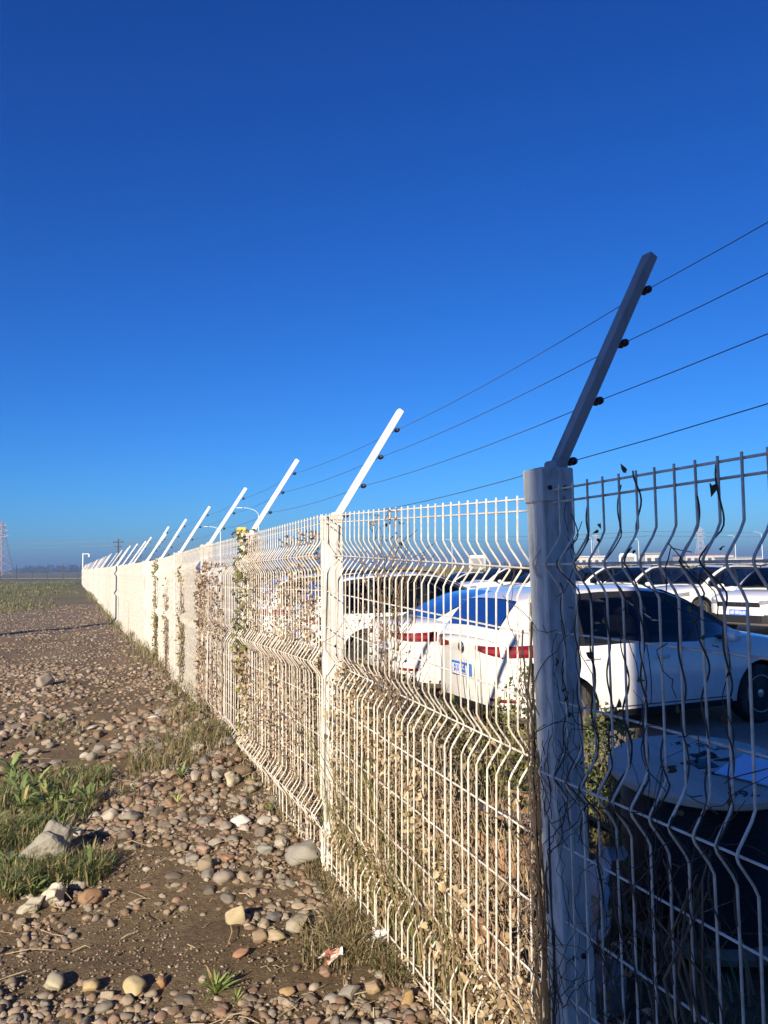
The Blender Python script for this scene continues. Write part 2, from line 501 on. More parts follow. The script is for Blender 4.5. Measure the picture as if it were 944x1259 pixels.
# grassy field farther off
fg = N(gm, 'ShaderNodeMapRange'); fg.inputs[1].default_value, fg.inputs[2].default_value = 26, 60
ls.new(geo.outputs['Y'], fg.inputs[0])
ng = N(gm, 'ShaderNodeTexNoise', Scale=.12, Detail=6.0); ls.new(tc.outputs['Object'], ng.inputs['Vector'])
rg = N(gm, 'ShaderNodeValToRGB')
e = rg.color_ramp.elements
e[0].position, e[0].color = .35, (.075, .105, .035, 1)
e[1].position, e[1].color = .65, (.22, .18, .10, 1)
ls.new(ng.outputs['Fac'], rg.inputs[0])
mf = N(gm, 'ShaderNodeMix', data_type='RGBA')
ls.new(fg.outputs[0], mf.inputs[0]); ls.new(mg.outputs[2], mf.inputs[6]); ls.new(rg.outputs[0], mf.inputs[7])
ls.new(mf.outputs[2], b.inputs['Base Color'])
ad = N(gm, 'ShaderNodeMath', operation='SUBTRACT'); ls.new(n2.outputs['Fac'], ad.inputs[0]); ls.new(n3.outputs['Fac'], ad.inputs[1])
bp = N(gm, 'ShaderNodeBump', Strength=.9, Distance=.03); ls.new(ad.outputs[0], bp.inputs['Height']); ls.new(bp.outputs[0], b.inputs['Normal'])
ground = link('ground', np_mesh('ground', V, F, gm, smooth=True))
tag(ground, kind='structure')

# car park paving behind the fence
pm = worn('car_park_concrete', (.27, .24, .20), (.17, .15, .125), .9, .9, .35, .75, stretch=(1, 1, 1), bump=.1)
pv = MB()
PS = [-14, -4, 3, 6, 9, 12, 16, 20, 26, 34, 50, 70, 100]
PMs = [2.5, 3.2, 6, 10, 16, 24, 34, 46, 58]
pv.grid([[tuple(pt(s, PD + m, PARK + .008 - (.06 if m < 2.6 else 0))) for m in PMs] for s in PS])
tag(pv.build('car_park_paving', pm), kind='structure')
# far road on the left
rd = MB(); rd.grid([[(x, y, ghf(x, y) + .12) for y in (150, 158, 166)] for x in (-420, -300, -200, -130, -80, -50)])
tag(rd.build('road', worn('pale_road', (.30, .29, .28), (.22, .21, .2), .9, .2)), kind='structure')

# ------------------------------------------------------------------ fence
SP = 2.160
S0 = 1.916
TOPS = [1.846, 1.93, 1.90, 1.875, 1.835, 1.79, 1.78, 1.775, 1.77, 1.76, 1.755, 1.75]
NPOST = 46
def top_at(k):
    if k < 0: return 1.865
    return TOPS[k] if k < len(TOPS) else 1.75 - .0022 * (k - 11)
LEV = [0, .037, .215, .41, .605, .80, 1.005, 1.21, 1.415, 1.62, 1.83, 1.868]      # wires below the top
BENDS = (.215, .80, 1.62)
NW = 34
def wire_path(sgn, seg=True):
    """zigzag of one upright wire, z measured down from the top; y is towards the gravel side"""
    P = [(0, 0, .012)]
    for bd in BENDS:
        for dz, d in ((-.085, 0), (-.062, .012), (-.012, .050), (0, .054), (.012, .050), (.062, .012), (.085, 0)):
            P.append((0, sgn * d, -(bd + dz)))
    P.append((0, 0, -1.878))
    return P
WR = .0033
vw = {s: {n: MB().tube(wire_path(s), WR if n > 4 else .0040, n).mesh('vertical_wire', M['wire_white'], 50 if n > 4 else None) for n in (6, 4)} for s in (1, -1)}
PL = SP - .012
def hwire(lv, n, r, sgn):
    y = -.007
    for bd in BENDS:
        if abs(lv - bd) < 1e-6: y = sgn * .054 - .007 * (1 if sgn > 0 else -1)
    return MB().tube([(0.004, y, -lv), (PL - .004, y, -lv)], r, n)
def panel_name(k):
    names = {-1: 'white mesh fence panel right of the shaded near post, in shade with thin vines',
             0: 'sunlit white mesh panel left of the shaded near post, dead leaves on its lower half',
             1: 'sunlit mesh panel second beyond the shaded near post, choked with brown creeper',
             2: 'mesh panel third beyond the shaded near post, after the post with green ivy on top',
             3: 'mesh panel fourth beyond the shaded near post, patchy vine on its face',
             4: 'mesh panel fifth beyond the shaded near post, seen nearly edge on',
             5: 'mesh panel sixth beyond the shaded near post, beside a green vine strip'}
    return names.get(k, 'far white mesh panel seen edge on as a solid pale wall')
far_mesh = None
for k in range(-1, NPOST - 1):
    sgn = {-1: 1, 0: -1}.get(k, 1 if k % 2 or k > 2 else -1)
    if k == -1: a, bz = 1.866, 1.864
    else: a, bz = top_at(k), top_at(k + 1)
    if k == 0: a += .0
    s0 = S0 + SP * k
    loc = pt(s0, PD, a)
    root = empty('wire_fence', loc, ANG)
    root.rotation_euler = Euler((0, -math.atan2(bz - a, SP), ANG), 'XYZ')
    root.rotation_euler.x = random.gauss(0, .006 if k > 1 else .002)
    tag(root, panel_name(k), 'fence', 'white wire mesh panels of the boundary fence' if k < 6 else 'far white wire mesh panels of the boundary fence')
    if k < 3:
        for i in range(NW):
            o = link('vertical_wire', vw[sgn][6], root, (.008 + i * (PL - .016) / (NW - 1), 0, 0))
            o.rotation_euler = (random.gauss(0, .0035), random.gauss(0, .0035), 0)
        for lv in LEV:
            hwire(lv, 6, .0033, sgn).build('horizontal_wire', M['wire_white'], root, 50)
    else:
        if far_mesh is None:
            far_mesh = {}
            for sg in (1, -1):
                mb = MB(); P = wire_path(sg)
                for i in range(NW):
                    x = .008 + i * (PL - .016) / (NW - 1)
                    mb.tube([(x, p[1], p[2]) for p in P], .0042, 4, False)
                far_mesh[sg] = mb.mesh('upright_wires', M['wire_white'])
                hb = MB()
                for lv in LEV: q = hwire(lv, 4, .0042, sg); hb.add(q.v, q.f)
                far_mesh[sg, 'h'] = hb.mesh('cross_wires', M['wire_white'])
        tag(link('upright_wires', far_mesh[sgn], root), kind='stuff')
        tag(link('cross_wires', far_mesh[sgn, 'h'], root), kind='stuff')

# posts: box section with a rib, cap, leaning arm, four insulators
def post_body(h, sq=False):
    mb = MB()
    prof = [(-.040, .052), (-.044, .048), (-.044, -.048), (-.040, -.052), (.040, -.052), (.044, -.048), (.044, .048), (.040, .052), (.012, .052), (.009, .049), (-.009, .049), (-.012, .052)] if sq else [(-.034, .052), (-.044, .042), (-.044, -.042), (-.034, -.052), (-.012, -.052), (-.009, -.044), (.009, -.044), (.012, -.052), (.034, -.052), (.044, -.042), (.044, .042), (.034, .052), (.012, .052), (.009, .043), (-.009, .043), (-.012, .052)]
    n = len(prof)
    vs = [(x, y, z) for z in (-.25, h * .33, h * .66, h) for (x, y) in prof]
    fs = []
    for j in range(3):
        for i in range(n):
            q = (i + 1) % n
            fs.append((j * n + q, j * n + i, j * n + n + i, j * n + n + q))
    fs.append(tuple(3 * n + i for i in range(n - 1, -1, -1)))
    mb.add(vs, fs)
    return mb
ARM_D, ARM_H = .40, .625
INS = [.06, .33, .60, .86]
def arm_dir(d=ARM_D): return Vector((0, -d, ARM_H if d == ARM_D else .70))
def arm_mesh(d):
    A = arm_dir(d)
    L = A.length
    B = Vector((0, -.03, 0))
    rot = A.to_track_quat('Z', 'X').to_matrix()
    mb = MB()
    mb.rbox(A / 2 + B, (.034, .042, L), .0025, rot)
    mb.rbox(B, (.06, .05, .05), .006)
    return mb
def ins_pos(t, d=ARM_D):
    A = arm_dir(d)
    under = Vector((0, -A.z, -abs(A.y))).normalized()
    return A * t + under * .036 + Vector((0, -.03, 0))
def insulator_mesh():
    return MB().lathe([(.006, -.022), (.011, -.018), (.013, -.008), (.009, -.004), (.009, .004), (.013, .008), (.011, .018), (.006, .022)], 12, 'X').mesh('insulator', M['insulator'], 40)
ins_me = insulator_mesh()
cap_me = MB().rbox((0, 0, 0), (.098, .114, .10), .004).mesh('cap', M['post_grimy_shaded'])
flat_cap = MB().rbox((0, 0, .0), (.098, .114, .025), .006).mesh('cap', M['post_white'])
POSTM = -.060
post_lbl = ['near fence post in blue shade with the tallest leaning arm against the sky',
            'sunlit white fence post next after the shaded near post, grey stone slab at its foot',
            'sunlit white fence post with green ivy over its top',
            'white fence post with brown vine stains, between the ivy-topped post and the far posts',
            'fifth white fence post along from the shaded near post',
            'sixth white fence post along from the shaded near post, green vine strip below it',
            'seventh white fence post along from the shaded near post']
wire_pts = [[], [], [], []]
arms = {}
far_post = None
for k in range(NPOST):
    h = top_at(k)
    ht = h + (.085 if k == 0 else (-.012 if k == 1 else .02))
    d = .40001 if k == 0 else ARM_D
    base = pt(S0 + SP * k, PD - POSTM, 0)
    lbl = post_lbl[k] if k < len(post_lbl) else ('last post at the far end of the long white fence' if k == NPOST - 1 else 'small far white fence post with a leaning arm')
    grp = 'white fence posts with leaning arms' if k < len(post_lbl) else 'far white fence posts with leaning arms'
    arm_z = ht
    if k < 13:
        root = empty('fence_post', base, ANG)
        post_body(ht - .006, True).build('post_body', M['post_grimy_shaded'] if k == 0 else M['post_white'], root, 30)
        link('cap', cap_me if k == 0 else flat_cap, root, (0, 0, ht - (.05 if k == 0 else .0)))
        if d not in arms: arms[d] = arm_mesh(d).mesh('arm', M['arm_shaded'] if k == 0 else M['arm_white'])
        link('arm', arms[d], root, (0, 0, arm_z + (.01 if k else .0)))
        if k == 0:
            for yy in (.030, -.022): MB().lathe([(.004, -.002), (.007, 0), (.007, .005)], 8, 'X', (-.054, yy, ht - .06)).build('bolt', M['insulator'], root)
        if k < 3:
            for (yy, zz) in ((.016, .55), (-.014, .55), (.0, 1.22)): MB().lathe([(.005, -.002), (.008, 0), (.008, .005)], 8, 'X', (-.049, yy, zz)).build('bolt', M['insulator'], root)
        for t in INS: link('insulator', ins_me, root, tuple(ins_pos(t, d) + Vector((0, 0, arm_z))))
    else:
        if far_post is None:
            mb = MB(); mb.rbox((0, 0, .85), (.085, .10, 1.9), .006)
            A = arm_dir(); mb.box(A / 2 + Vector((0, 0, 1.8)), (.032, .04, A.length), A.to_track_quat('Z', 'X').to_matrix())
            far_post = mb.mesh('fence_post', M['post_white'])
        root = link('fence_post', far_post, None, base - Vector((0, 0, 1.8 - ht)), (0, 0, ANG))
    tag(root, lbl, 'fence post', grp)
    lean = {0: .030, 5: -.02, 7: .05, 9: .03}.get(k, random.gauss(0, .012))
    if k == 0: root.rotation_euler = Euler((-.020, 0, ANG), 'XYZ')
    elif k < 13: root.rotation_euler = Euler((lean, random.gauss(0, .006), ANG), 'XYZ')
    else: root.rotation_euler = Euler((random.gauss(0, .022), random.gauss(0, .03), ANG + random.gauss(0, .03)), 'XYZ')
    bpy.context.view_layer.update()
    for i, t in enumerate(INS):
        wire_pts[i].append(root.matrix_world @ (ins_pos(t, d) + Vector((0, 0, arm_z if k < 13 else 1.8))))
wl_ = ['lowest thin electric wire strung along the leaning arms', 'second lowest thin electric wire strung along the leaning arms',
       'second highest thin electric wire strung along the leaning arms', 'topmost thin electric wire strung along the leaning arms']
for i in range(4):
    P = wire_pts[i]
    nx = P[0] - (P[1] - P[0]) * .98
    nx.z = P[0].z + .14
    full = [nx] + P
    path = []
    for a, c in zip(full[:-1], full[1:]):
        n = 6 if len(path) < 30 else 1
        for j in range(n):
            t = j / n
            q = a.lerp(c, t); q.z -= .02 * 4 * t * (1 - t)
            path.append(q)
    path.append(full[-1])
    tag(MB().tube(path, .0014, 5).build('electric_wire', M['steel_wire']), wl_[i], 'wire', 'electric wires above the fence')

# end of the fence: dark end post and a white camera pole
q = pt(S0 + SP * (NPOST - 1) + .6, PD + .1)
root = empty('camera_pole', (q.x, q.y, ghf(q.x, q.y)))
tag(root, 'thin white camera pole with a short arm at the far end of the fence', 'pole')
MB().tube([(0, 0, 0), (0, 0, 3.6)], .07, 8).build('pole', M['lamp_white'], root)
MB().tube([(0, 0, 3.5), (.75, -.1, 3.52)], .05, 6).build('arm', M['lamp_white'], root)
MB().rbox((.78, -.1, 3.3), (.2, .22, .34), .04).build('camera_housing', M['lamp_white'], root)

# ------------------------------------------------------------------ cars
def interp(x, T): return float(np.interp(x, [p[0] for p in T], [p[1] for p in T]))
KINDS = {
    'sedan': dict(L=4.56, w0=.90, wr=.325, fa=1.37, ra=-1.30, zb=.20,
        ztop=[(-2.28, .93), (-2.24, 1.03), (-2.1, 1.075), (-1.75, 1.09), (-1.2, 1.0), (.8, 1.0), (1.05, 1.01), (1.5, .95), (1.95, .86), (2.2, .76), (2.28, .66)],
        belt=[(-2.3, .93), (-1.6, .97), (0, .93), (1.2, .90)],
        zr=[(-1.80, 1.05), (-1.45, 1.22), (-1.05, 1.375), (-.7, 1.44), (-.3, 1.475), (0, 1.475), (.3, 1.43), (.6, 1.33), (.9, 1.18), (1.22, .98)],
        wg=[(-1.85, .66), (-1.3, .76), (-.7, .815), (.3, .82), (.8, .79), (1.25, .72)],
        dlo=(-1.50, .98), bp=(-.30, -.20), qp=(-1.06, -1.02), rails=False, clad=False),
    'suv': dict(L=4.62, w0=.93, wr=.36, fa=1.40, ra=-1.32, zb=.24,
        ztop=[(-2.31, .95), (-2.26, 1.04), (-2.1, 1.08), (-1.2, 1.08), (.8, 1.08), (1.0, 1.10), (1.5, 1.07), (1.95, 1.01), (2.2, .92), (2.31, .78)],
        belt=[(-2.3, 1.06), (-1.4, 1.05), (0, 1.02), (1.2, .99)],
        zr=[(-2.20, 1.06), (-2.02, 1.36), (-1.85, 1.56), (-1.5, 1.64), (-.9, 1.68), (-.2, 1.69), (.15, 1.65), (.5, 1.50), (.8, 1.33), (1.16, 1.08)],
        wg=[(-2.25, .70), (-1.9, .79), (-1.2, .84), (.3, .845), (.8, .81), (1.2, .75)],
        dlo=(-1.92, .92), bp=(-.26, -.16), qp=(-1.24, -1.14), rails=True, clad=True)}
KINDS['hatch'] = dict(L=4.2, w0=.89, wr=.33, fa=1.24, ra=-1.38, zb=.21,
        ztop=[(-2.1, .98), (-2.06, 1.03), (-1.9, 1.05), (-1.2, 1.02), (.8, 1.01), (.95, 1.03), (1.4, .98), (1.8, .90), (2.0, .80), (2.1, .68)],
        belt=[(-2.1, 1.02), (-1.4, 1.0), (0, .95), (1.2, .91)],
        zr=[(-2.05, 1.04), (-1.90, 1.26), (-1.72, 1.44), (-1.4, 1.515), (-.8, 1.55), (-.2, 1.55), (.1, 1.52), (.42, 1.40), (.72, 1.24), (1.12, 1.0)],
        wg=[(-2.1, .68), (-1.8, .76), (-1.2, .81), (.3, .815), (.8, .785), (1.2, .72)],
        dlo=(-1.66, .88), bp=(-.36, -.26), qp=(-1.16, -1.10), rails=False, clad=False)
RT = [(0, .58), (.03, .70), (.08, .80), (.16, .875), (.3, .935), (.55, .975), (.9, .993), (1.5, 1.0)]
KS = [(.15, .90), (.25, .955), (.40, .99), (.58, 1.0), (.72, .985), (.82, .972), (.95, .945), (1.1, .90)]

def make_car(kind, name, front_plate=True, body_mat=None):
    K = KINDS[kind]
    pm_ = body_mat or M['paint_car']
    L, w0 = K['L'], K['w0']
    hl = L / 2
    def W(x): return w0 * interp(max(hl - x, 0), RT) * interp(max(x + hl, 0), RT)
    def zt(x): return interp(x, K['ztop'])
    def zbo(x): return K['zb'] + .14 * max(0, 1 - (hl - abs(x)) / .35) ** 1.5
    def ys(x, z): return W(x) * interp(z, KS)
    def zr(x): return interp(x, K['zr'])
    bl = lambda x: interp(x, K['belt'])
    zroof = max(p[1] for p in K['zr'])
    def wg(x, z): return interp(x, K['wg']) * (1 - .27 * max(0, z - .93) / (zroof - .93)) * 1.02
    root = empty(name, (0, 0, 0))
    # lower body
    X_ = sorted(set([-hl, -hl + .02, -hl + .06, -hl + .13, -hl + .25, -hl + .45] + list(np.linspace(-hl + .65, hl - .65, 15)) + [hl - .45, hl - .25, hl - .13, hl - .06, hl - .02, hl]))
    mb = MB(); rows = []
    for x in X_:
        t, bt, w = zt(x), zbo(x), W(x)
        sh = t - .085
        zz = [bt + (sh - bt) * q for q in (.10, .28, .47, .62, .66, .82, 1.0)]
        half = [(0, bt), (w * .80, bt)] + [(ys(x, z), z) for z in zz] + [(ys(x, sh) * .965, t - .03), (ys(x, sh) * .86, t), (w * .45, t + .02), (0, t + .028)]
        ring = half + [(-y, z) for (y, z) in reversed(half[1:-1])]
        rows.append([(x, y, z) for (y, z) in ring])
    n = len(rows[0])
    vs = [p for r_ in rows for p in r_]
    fs = []
    for i in range(len(rows) - 1):
        for k in range(n):
            j = (k + 1) % n
            fs.append((i * n + k, i * n + n + k, i * n + n + j, i * n + j))
    fs.append(tuple(range(n))); fs.append(tuple((len(rows) - 1) * n + k for k in range(n - 1, -1, -1)))
    mb.add(vs, fs)
    bo = mb.build('body', pm_, root, 32)
    cut = MB()
    for ax in (K['fa'], K['ra']):
        for sy in (-1, 1):
            cut.lathe([(K['wr'] + .055, -.28), (K['wr'] + .055, .28)], 28, 'Y', (ax, sy * (w0 - .04), K['wr']))
    co = cut.build('cutter', pm_)
    co.data.materials.append(M['trim']); bo.data.materials.append(M['trim'])
    import bmesh
    for q in (bo, co):
        bm = bmesh.new(); bm.from_mesh(q.data); bmesh.ops.recalc_face_normals(bm, faces=bm.faces)
        if q is co:
            for f_ in bm.faces: f_.material_index = 1
        bm.to_mesh(q.data); bm.free()
    md = bo.modifiers.new('b', 'BOOLEAN'); md.object = co; md.operation = 'DIFFERENCE'; md.solver = 'EXACT'
    bpy.context.view_layer.update()
    me = bpy.data.meshes.new_from_object(bo.evaluated_get(bpy.context.evaluated_depsgraph_get()))
    bo.modifiers.clear()
    bo.data = me
    me.polygons.foreach_set('use_smooth', [True] * len(me.polygons)); me.set_sharp_from_angle(angle=R(32))
    bpy.data.objects.remove(co)
    # greenhouse
    x0, x1 = K['zr'][0][0], K['zr'][-1][0]
    mb = MB(); rows = []
    for x in np.linspace(x0, x1, 30):
        t = zr(x); lo = .90
        zz = [lo + (t - .035 - lo) * q for q in (0, .35, .7, 1.0)]
        half = [(wg(x, z), z) for z in zz] + [(wg(x, t) * .955, t - .010), (wg(x, t) * .85, t + .004), (wg(x, t) * .45, t + .018), (0, t + .022)]
        rows.append([(x, y, z) for (y, z) in half] + [(x, -y, z) for (y, z) in reversed(half[:-1])])
    w_ = len(rows[0])
    mb.grid([[r_[k] for r_ in rows] for k in range(w_)])
    da, db = K['dlo']
    ws = [p[0] for p in K['zr']]
    fx = (ws[6] + .04, ws[-1] - .05)
    rx = (ws[0] + .07, ws[3] - .06 if kind == 'sedan' else ws[2] - .02)
    XX = np.linspace(x0, x1, 30)
    keep = []
    for k in range(w_ - 1):
        for j in range(29):
            xm = (XX[j] + XX[j + 1]) / 2
            side = (k <= 2 or k >= w_ - 4) and da + .03 < xm < db - .03
            scr = 5 <= k <= w_ - 7 and (fx[0] + .03 < xm < fx[1] - .03 or rx[0] + .02 < xm < rx[1] - .02)
            keep.append(not (side or scr))
    mb.f = [q for q, kp in zip(mb.f, keep) if kp]
    mb.build('roof', pm_, root, 40)
    # side glass in a black frame
    def side_patch(xa, xb, up, dn, off, sy, nx=12, lo_to=None):
        P = []
        for x in np.linspace(xa, xb, nx):
            lo = bl(x) + dn
            hi = max(zr(x) - up, lo + .002)
            if lo_to is not None: hi = min(hi, bl(x) + lo_to)
            P.append([(x, sy * (wg(x, z) + off), z) for z in (lo, lo + (hi - lo) * .5, hi)])
        mb = MB().grid(P)
        if sy > 0: mb.f = [tuple(reversed(q)) for q in mb.f]
        return mb
    for sy in (-1, 1):
        fr = side_patch(da, db, .065, -.012, .008, sy, 24, .020)
        P = []
        for x in np.linspace(da, db, 24):
            hi, lo = max(zr(x) - .030, bl(x) + .001), max(zr(x) - .097, bl(x))
            P.append([(x, sy * (wg(x, z) + .008), z) for z in (lo, hi)])
        q = MB().grid(P); fr.add(q.v, q.f)
        for (a, c) in ((da, da + .065), (K['qp'][0] - .005, K['qp'][1] + .005), (K['bp'][0] - .005, K['bp'][1] + .005), (db - .055, db)):
            q = side_patch(a, c, .06, -.005, .008, sy, 3); fr.add(q.v, q.f)
        fr.build('window_frame', M['trim'], root, 40)
        for (a, c) in ((da + .06, K['qp'][0]), (K['qp'][1], K['bp'][0]), (K['bp'][1], db - .05)):
            side_patch(a, c, .095, .018, .012, sy).build('side_window', M['glass'], root, 40)
    # cabin: dark floor, dashboard, seats with headrests
    fl = MB().grid([[(x, y, zt(x) + .045) for y in (-.66, -.3, .3, .66)] for x in np.linspace(x0 + .22, x1 - .10, 9)])
    fl.build('cabin_floor', M['trim'], root)
    MB().rbox((x1 - .52, 0, 1.03), (.34, 1.24, .12), .04).build('dashboard', M['trim'], root)
    hs = zroof - 1.475
    for (sx_, sy_) in ((-.28, .36), (-.28, -.36), (-1.12, .36), (-1.12, -.36)):
        if kind == 'suv': sx_ -= .05
        st = MB().rbox((sx_, sy_, 1.02 + hs * .7), (.13, .46, .36), .05, Euler((0, R(-12), 0)).to_matrix())
        st.rbox((sx_ - .05, sy_, 1.275 + hs * .7), (.09, .25, .15), .035)
        st.build('seat', M['seat'], root)
    sw = MB()
    sw.tube([(x1 - .72 + .05 * math.cos(a), .36 + .17 * math.sin(a), 1.07 + .16 * math.cos(a)) for a in np.linspace(0, 6.283, 17)], .014, 6, False)
    sw.build('steering_wheel', M['trim'], root)
    def top_patch(xa, xb, fw, off, nx=10):
        P = []
        for x in np.linspace(xa, xb, nx):
            wd = wg(x, zr(x)) * fw
            P.append([(x, wd * q, zr(x) + .006 + off + .016 * (1 - abs(q))) for q in np.linspace(-1, 1, 7)])
        return MB().grid(P)
    top_patch(ws[-1] - .05, ws[6] + .04, .90, .012).build('windscreen', M['glass'], root, 40)
    top_patch(ws[0] + .07, ws[3] - .06 if kind == 'sedan' else ws[2] - .02, .86, .012).build('rear_window', M['glass'], root, 40)
    # outline strips that follow the rounded ends
    def outline(end, w, z):
        """point on the end of the car at signed fraction w (-1..1 of half width, past the corner along the side)"""
        s = 1 if w >= 0 else -1
        a = abs(w)
        seq = [(0, 0.0)]
        d = np.array([0, 0, .01, .03, .08, .16, .3, .55, .8])
        yy = np.array([0, .57, .62, .70, .80, .875, .935, .975, .99]) * w0
        yy = yy * interp(z, KS)
        arc = np.concatenate([[0], np.cumsum(np.hypot(np.diff(d), np.diff(yy)))])
        q = a * w0
        return (float(np.interp(q, arc, d)), s * float(np.interp(q, arc, yy)))
    def end_strip(end, wa, wb, zlo, zhi, off=.012, n=9):
        P = []
        for w in np.linspace(wa, wb, n):
            lo, hi = zlo(w), zhi(w)
            col = []
            for z in (lo, (lo + hi) / 2, hi):
                d, y = outline(end, w, z)
                x = end * (hl - d + off); 
                col.append((x, y * (1 + off / w0), z))
            P.append(col)
        mb = MB().grid(P)
        if (end > 0) == (wb > wa): pass
        return mb
    c = lambda v: (lambda w: v)
    for sy in (-1, 1):
        hz = .90 if kind == 'sedan' else .96
        end_strip(-1, sy * .34, sy * 1.22, lambda w: hz - .008 - .055 * min(1, max(0, (abs(w) - .3) / .5)), lambda w: hz + .030 + .03 * (abs(w) - .3)).build('tail_light', M['red_lamp'], root, 40)
        end_strip(-1, sy * .50, sy * 1.12, lambda w: hz - .030, lambda w: hz + .012, off=.016).build('lamp_lens', M['red_lens'], root, 40)
        hz2 = .70 if kind == 'sedan' else .84
        end_strip(1, sy * .56, sy * 1.30, lambda w: hz2 - .055 + .05 * (abs(w) - .55), lambda w: hz2 + .03 + .09 * (abs(w) - .55)).build('headlight', M['headlamp'], root, 40)
        # bumper reflector and fog recess
        end_strip(-1, sy * .62, sy * .95, c(.46), c(.49)).build('reflector', M['red_lamp'], root)
        end_strip(1, sy * .66, sy * 1.05, lambda w: .42, lambda w: .54).build('fog_recess', M['trim'], root)
    end_strip(-1, -.78, .78, c(.30), c(.41), n=15).build('rear_bumper_lower', M['trim'], root)
    end_strip(1, -.58, .58, lambda w: .60 if kind == 'sedan' else .72, lambda w: (.70 if kind == 'sedan' else .83), n=13).build('grille', M['trim'], root)
    end_strip(1, -.86, .86, c(.33), c(.50 if kind == 'sedan' else .52), off=.016, n=15).build('front_bumper_lower', M['trim'], root)
    # number plates with raised strokes, emblem
    def plate(end, z):
        x = end * (hl + .022)
        p = MB().rbox((x, 0, z), (.014, .44, .14), .004).build('number_plate', M['plate_blue'], root)
        g = MB()
        xx = x + end * .008
        yy = -.19
        for k in range(7):
            wch = .045
            for st in random.sample(range(6), 4):
                if st < 3: g.box((xx, yy + wch / 2, z - .042 + .042 * st), (.004, wch, .010))
                else: g.box((xx, yy + wch / 2 * (st - 3), z), (.004, .010, .085))
            yy += .052 if k != 1 else .068
        g.build('lettering', M['plate_white'], p)
    plate(-1, .70 if kind == 'sedan' else .72)
    if front_plate: plate(1, .45 if kind == 'sedan' else .58)
    MB().lathe([(.012, 0), (.055, .004), (.06, .014), (.05, .018)], 20, 'X', (-hl - .03, 0, .86 if kind == 'sedan' else .95)).build('emblem', M['chrome'], root, 40)
    em = MB()
    for q in (-.10, -.035, .035, .10): em.box((hl + .028, q, .65 if kind == 'sedan' else .78), (.012, .018, .07), Euler((R(35 * (1 if int(abs(q) * 100) % 3 else -1)), 0, 0)).to_matrix())
    em.build('emblem', M['chrome'], root)
    # seams, handles, mirrors, sills
    for sy in (-1, 1):
        sm = MB()
        for xs_ in (K['bp'][0] + .02, K['fa'] - .46, K['ra'] + .32):
            zl = np.linspace(.34 if abs(xs_) < .6 else .62, bl(xs_) + .0, 7)
            sm.tube([(xs_, sy * (ys(xs_, z) - .001), z) for z in zl], .0065, 4)
        zl = np.linspace(K['ra'] + .36, K['fa'] - .46, 9)
        sm.tube([(x, sy * (ys(x, .34) - .001), .34) for x in zl], .0065, 4)
        sm.build('door_seam', M['trim'], root)
        for xh in (K['bp'][0] - .72, K['bp'][0] + .20 - .02):
            z = bl(xh) - .13
            MB().rbox((xh + .02, sy * (ys(xh, z) + .012), z), (.20, .03, .035), .010).build('door_handle', pm_, root)
        mx = K['dlo'][1] - .20
        z = bl(mx) + .09
        mm = MB().lathe([(.02, -.12), (.07, -.10), (.085, -.02), (.08, .06), (.05, .10), (.01, .115)], 14, 'Y', (0, 0, 0))
        mv = [(p[0] * .75 + mx, p[1] * .95 + sy * (w0 + .11), p[2] * .85 + z) for p in mm.v]
        m2 = MB(); m2.add(mv, mm.f)
        mo = m2.build('wing_mirror', pm_, root, 40)
        MB().rbox((mx + .03, sy * (w0 - .03), z - .03), (.10, .14, .04), .01).build('mirror_arm', M['trim'], mo)
        xs2 = np.linspace(K['ra'] + .44, K['fa'] - .44, 9)
        sd = MB().grid([[(x, sy * (ys(x, z) + .014), z) for z in (K['zb'] + .03, K['zb'] + .09, K['zb'] + (.17 if K['clad'] else .10))] for x in xs2])
        sd.build('sill_trim', M['trim'], root)
        if K['rails']:
            rl = [(x, sy * (wg(x, zr(x)) * .88), zr(x) + z_) for x, z_ in ((-1.7, .01), (-1.6, .05), (-1.0, .055), (-.4, .055), (.02, .045), (.12, .01))]
            MB().tube(rl, .017, 6).build('roof_rail', M['trim'], root)
        # arch trims
        for ax in (K['fa'], K['ra']):
            ring = MB()
            A = np.linspace(R(-8), R(188), 17)
            ro, ri = K['wr'] + (.10 if K['clad'] else .065), K['wr'] + .05
            P = []
            for a in A:
                row = []
                for rr in (ri, ro):
                    x, z = ax + rr * math.cos(a), K['wr'] + rr * math.sin(a)
                    row.append((x, sy * (ys(x, max(z, .2)) + .010), z))
                P.append(row)
            ring.grid(P)
            ring.build('arch_trim', M['trim'] if K['clad'] else pm_, root)
    # lining of the wheel arches keeps the inside dark; wheels
    wr = K['wr']
    ty = MB().lathe([(wr * .60, -.09), (wr * .66, -.105), (wr * .90, -.108), (wr * .97, -.095), (wr, -.06), (wr, .06), (wr * .97, .095), (wr * .90, .108), (wr * .66, .105), (wr * .60, .09)], 32, 'Y').mesh('tyre', M['tyre'], 30)
    rm = MB()
    rm.lathe([(wr * .62, -.02), (wr * .66, .10), (wr * .60, .10), (wr * .58, .0), (.02, -.01)], 32, 'Y')
    for k in range(10):
        a = 2 * math.pi * k / 10 + (.09 if k % 2 else -.09)
        rot = Euler((0, -a, 0)).to_matrix()
        rm.box(rot @ Vector((wr * .33, .070, 0)), (wr * .56, .026, .022), rot)
    rm.lathe([(.055, .05), (.06, .085), (.03, .095)], 16, 'Y')
    rme = rm.mesh('rim', M['rim'], 30)
    dk = MB().lathe([(wr * .60, .0), (wr * .60, .03)], 24, 'Y').mesh('brake_disc', M['trim'], 30)
    for ax in (K['fa'], K['ra']):
        for sy in (-1, 1):
            wh = empty('wheel', (ax, sy * (w0 - .125), wr), 0)
            wh.parent = root
            if sy < 0: wh.rotation_euler = (0, 0, math.pi)
            link('tyre', ty, wh); link('rim', rme, wh); link('brake_disc', dk, wh)
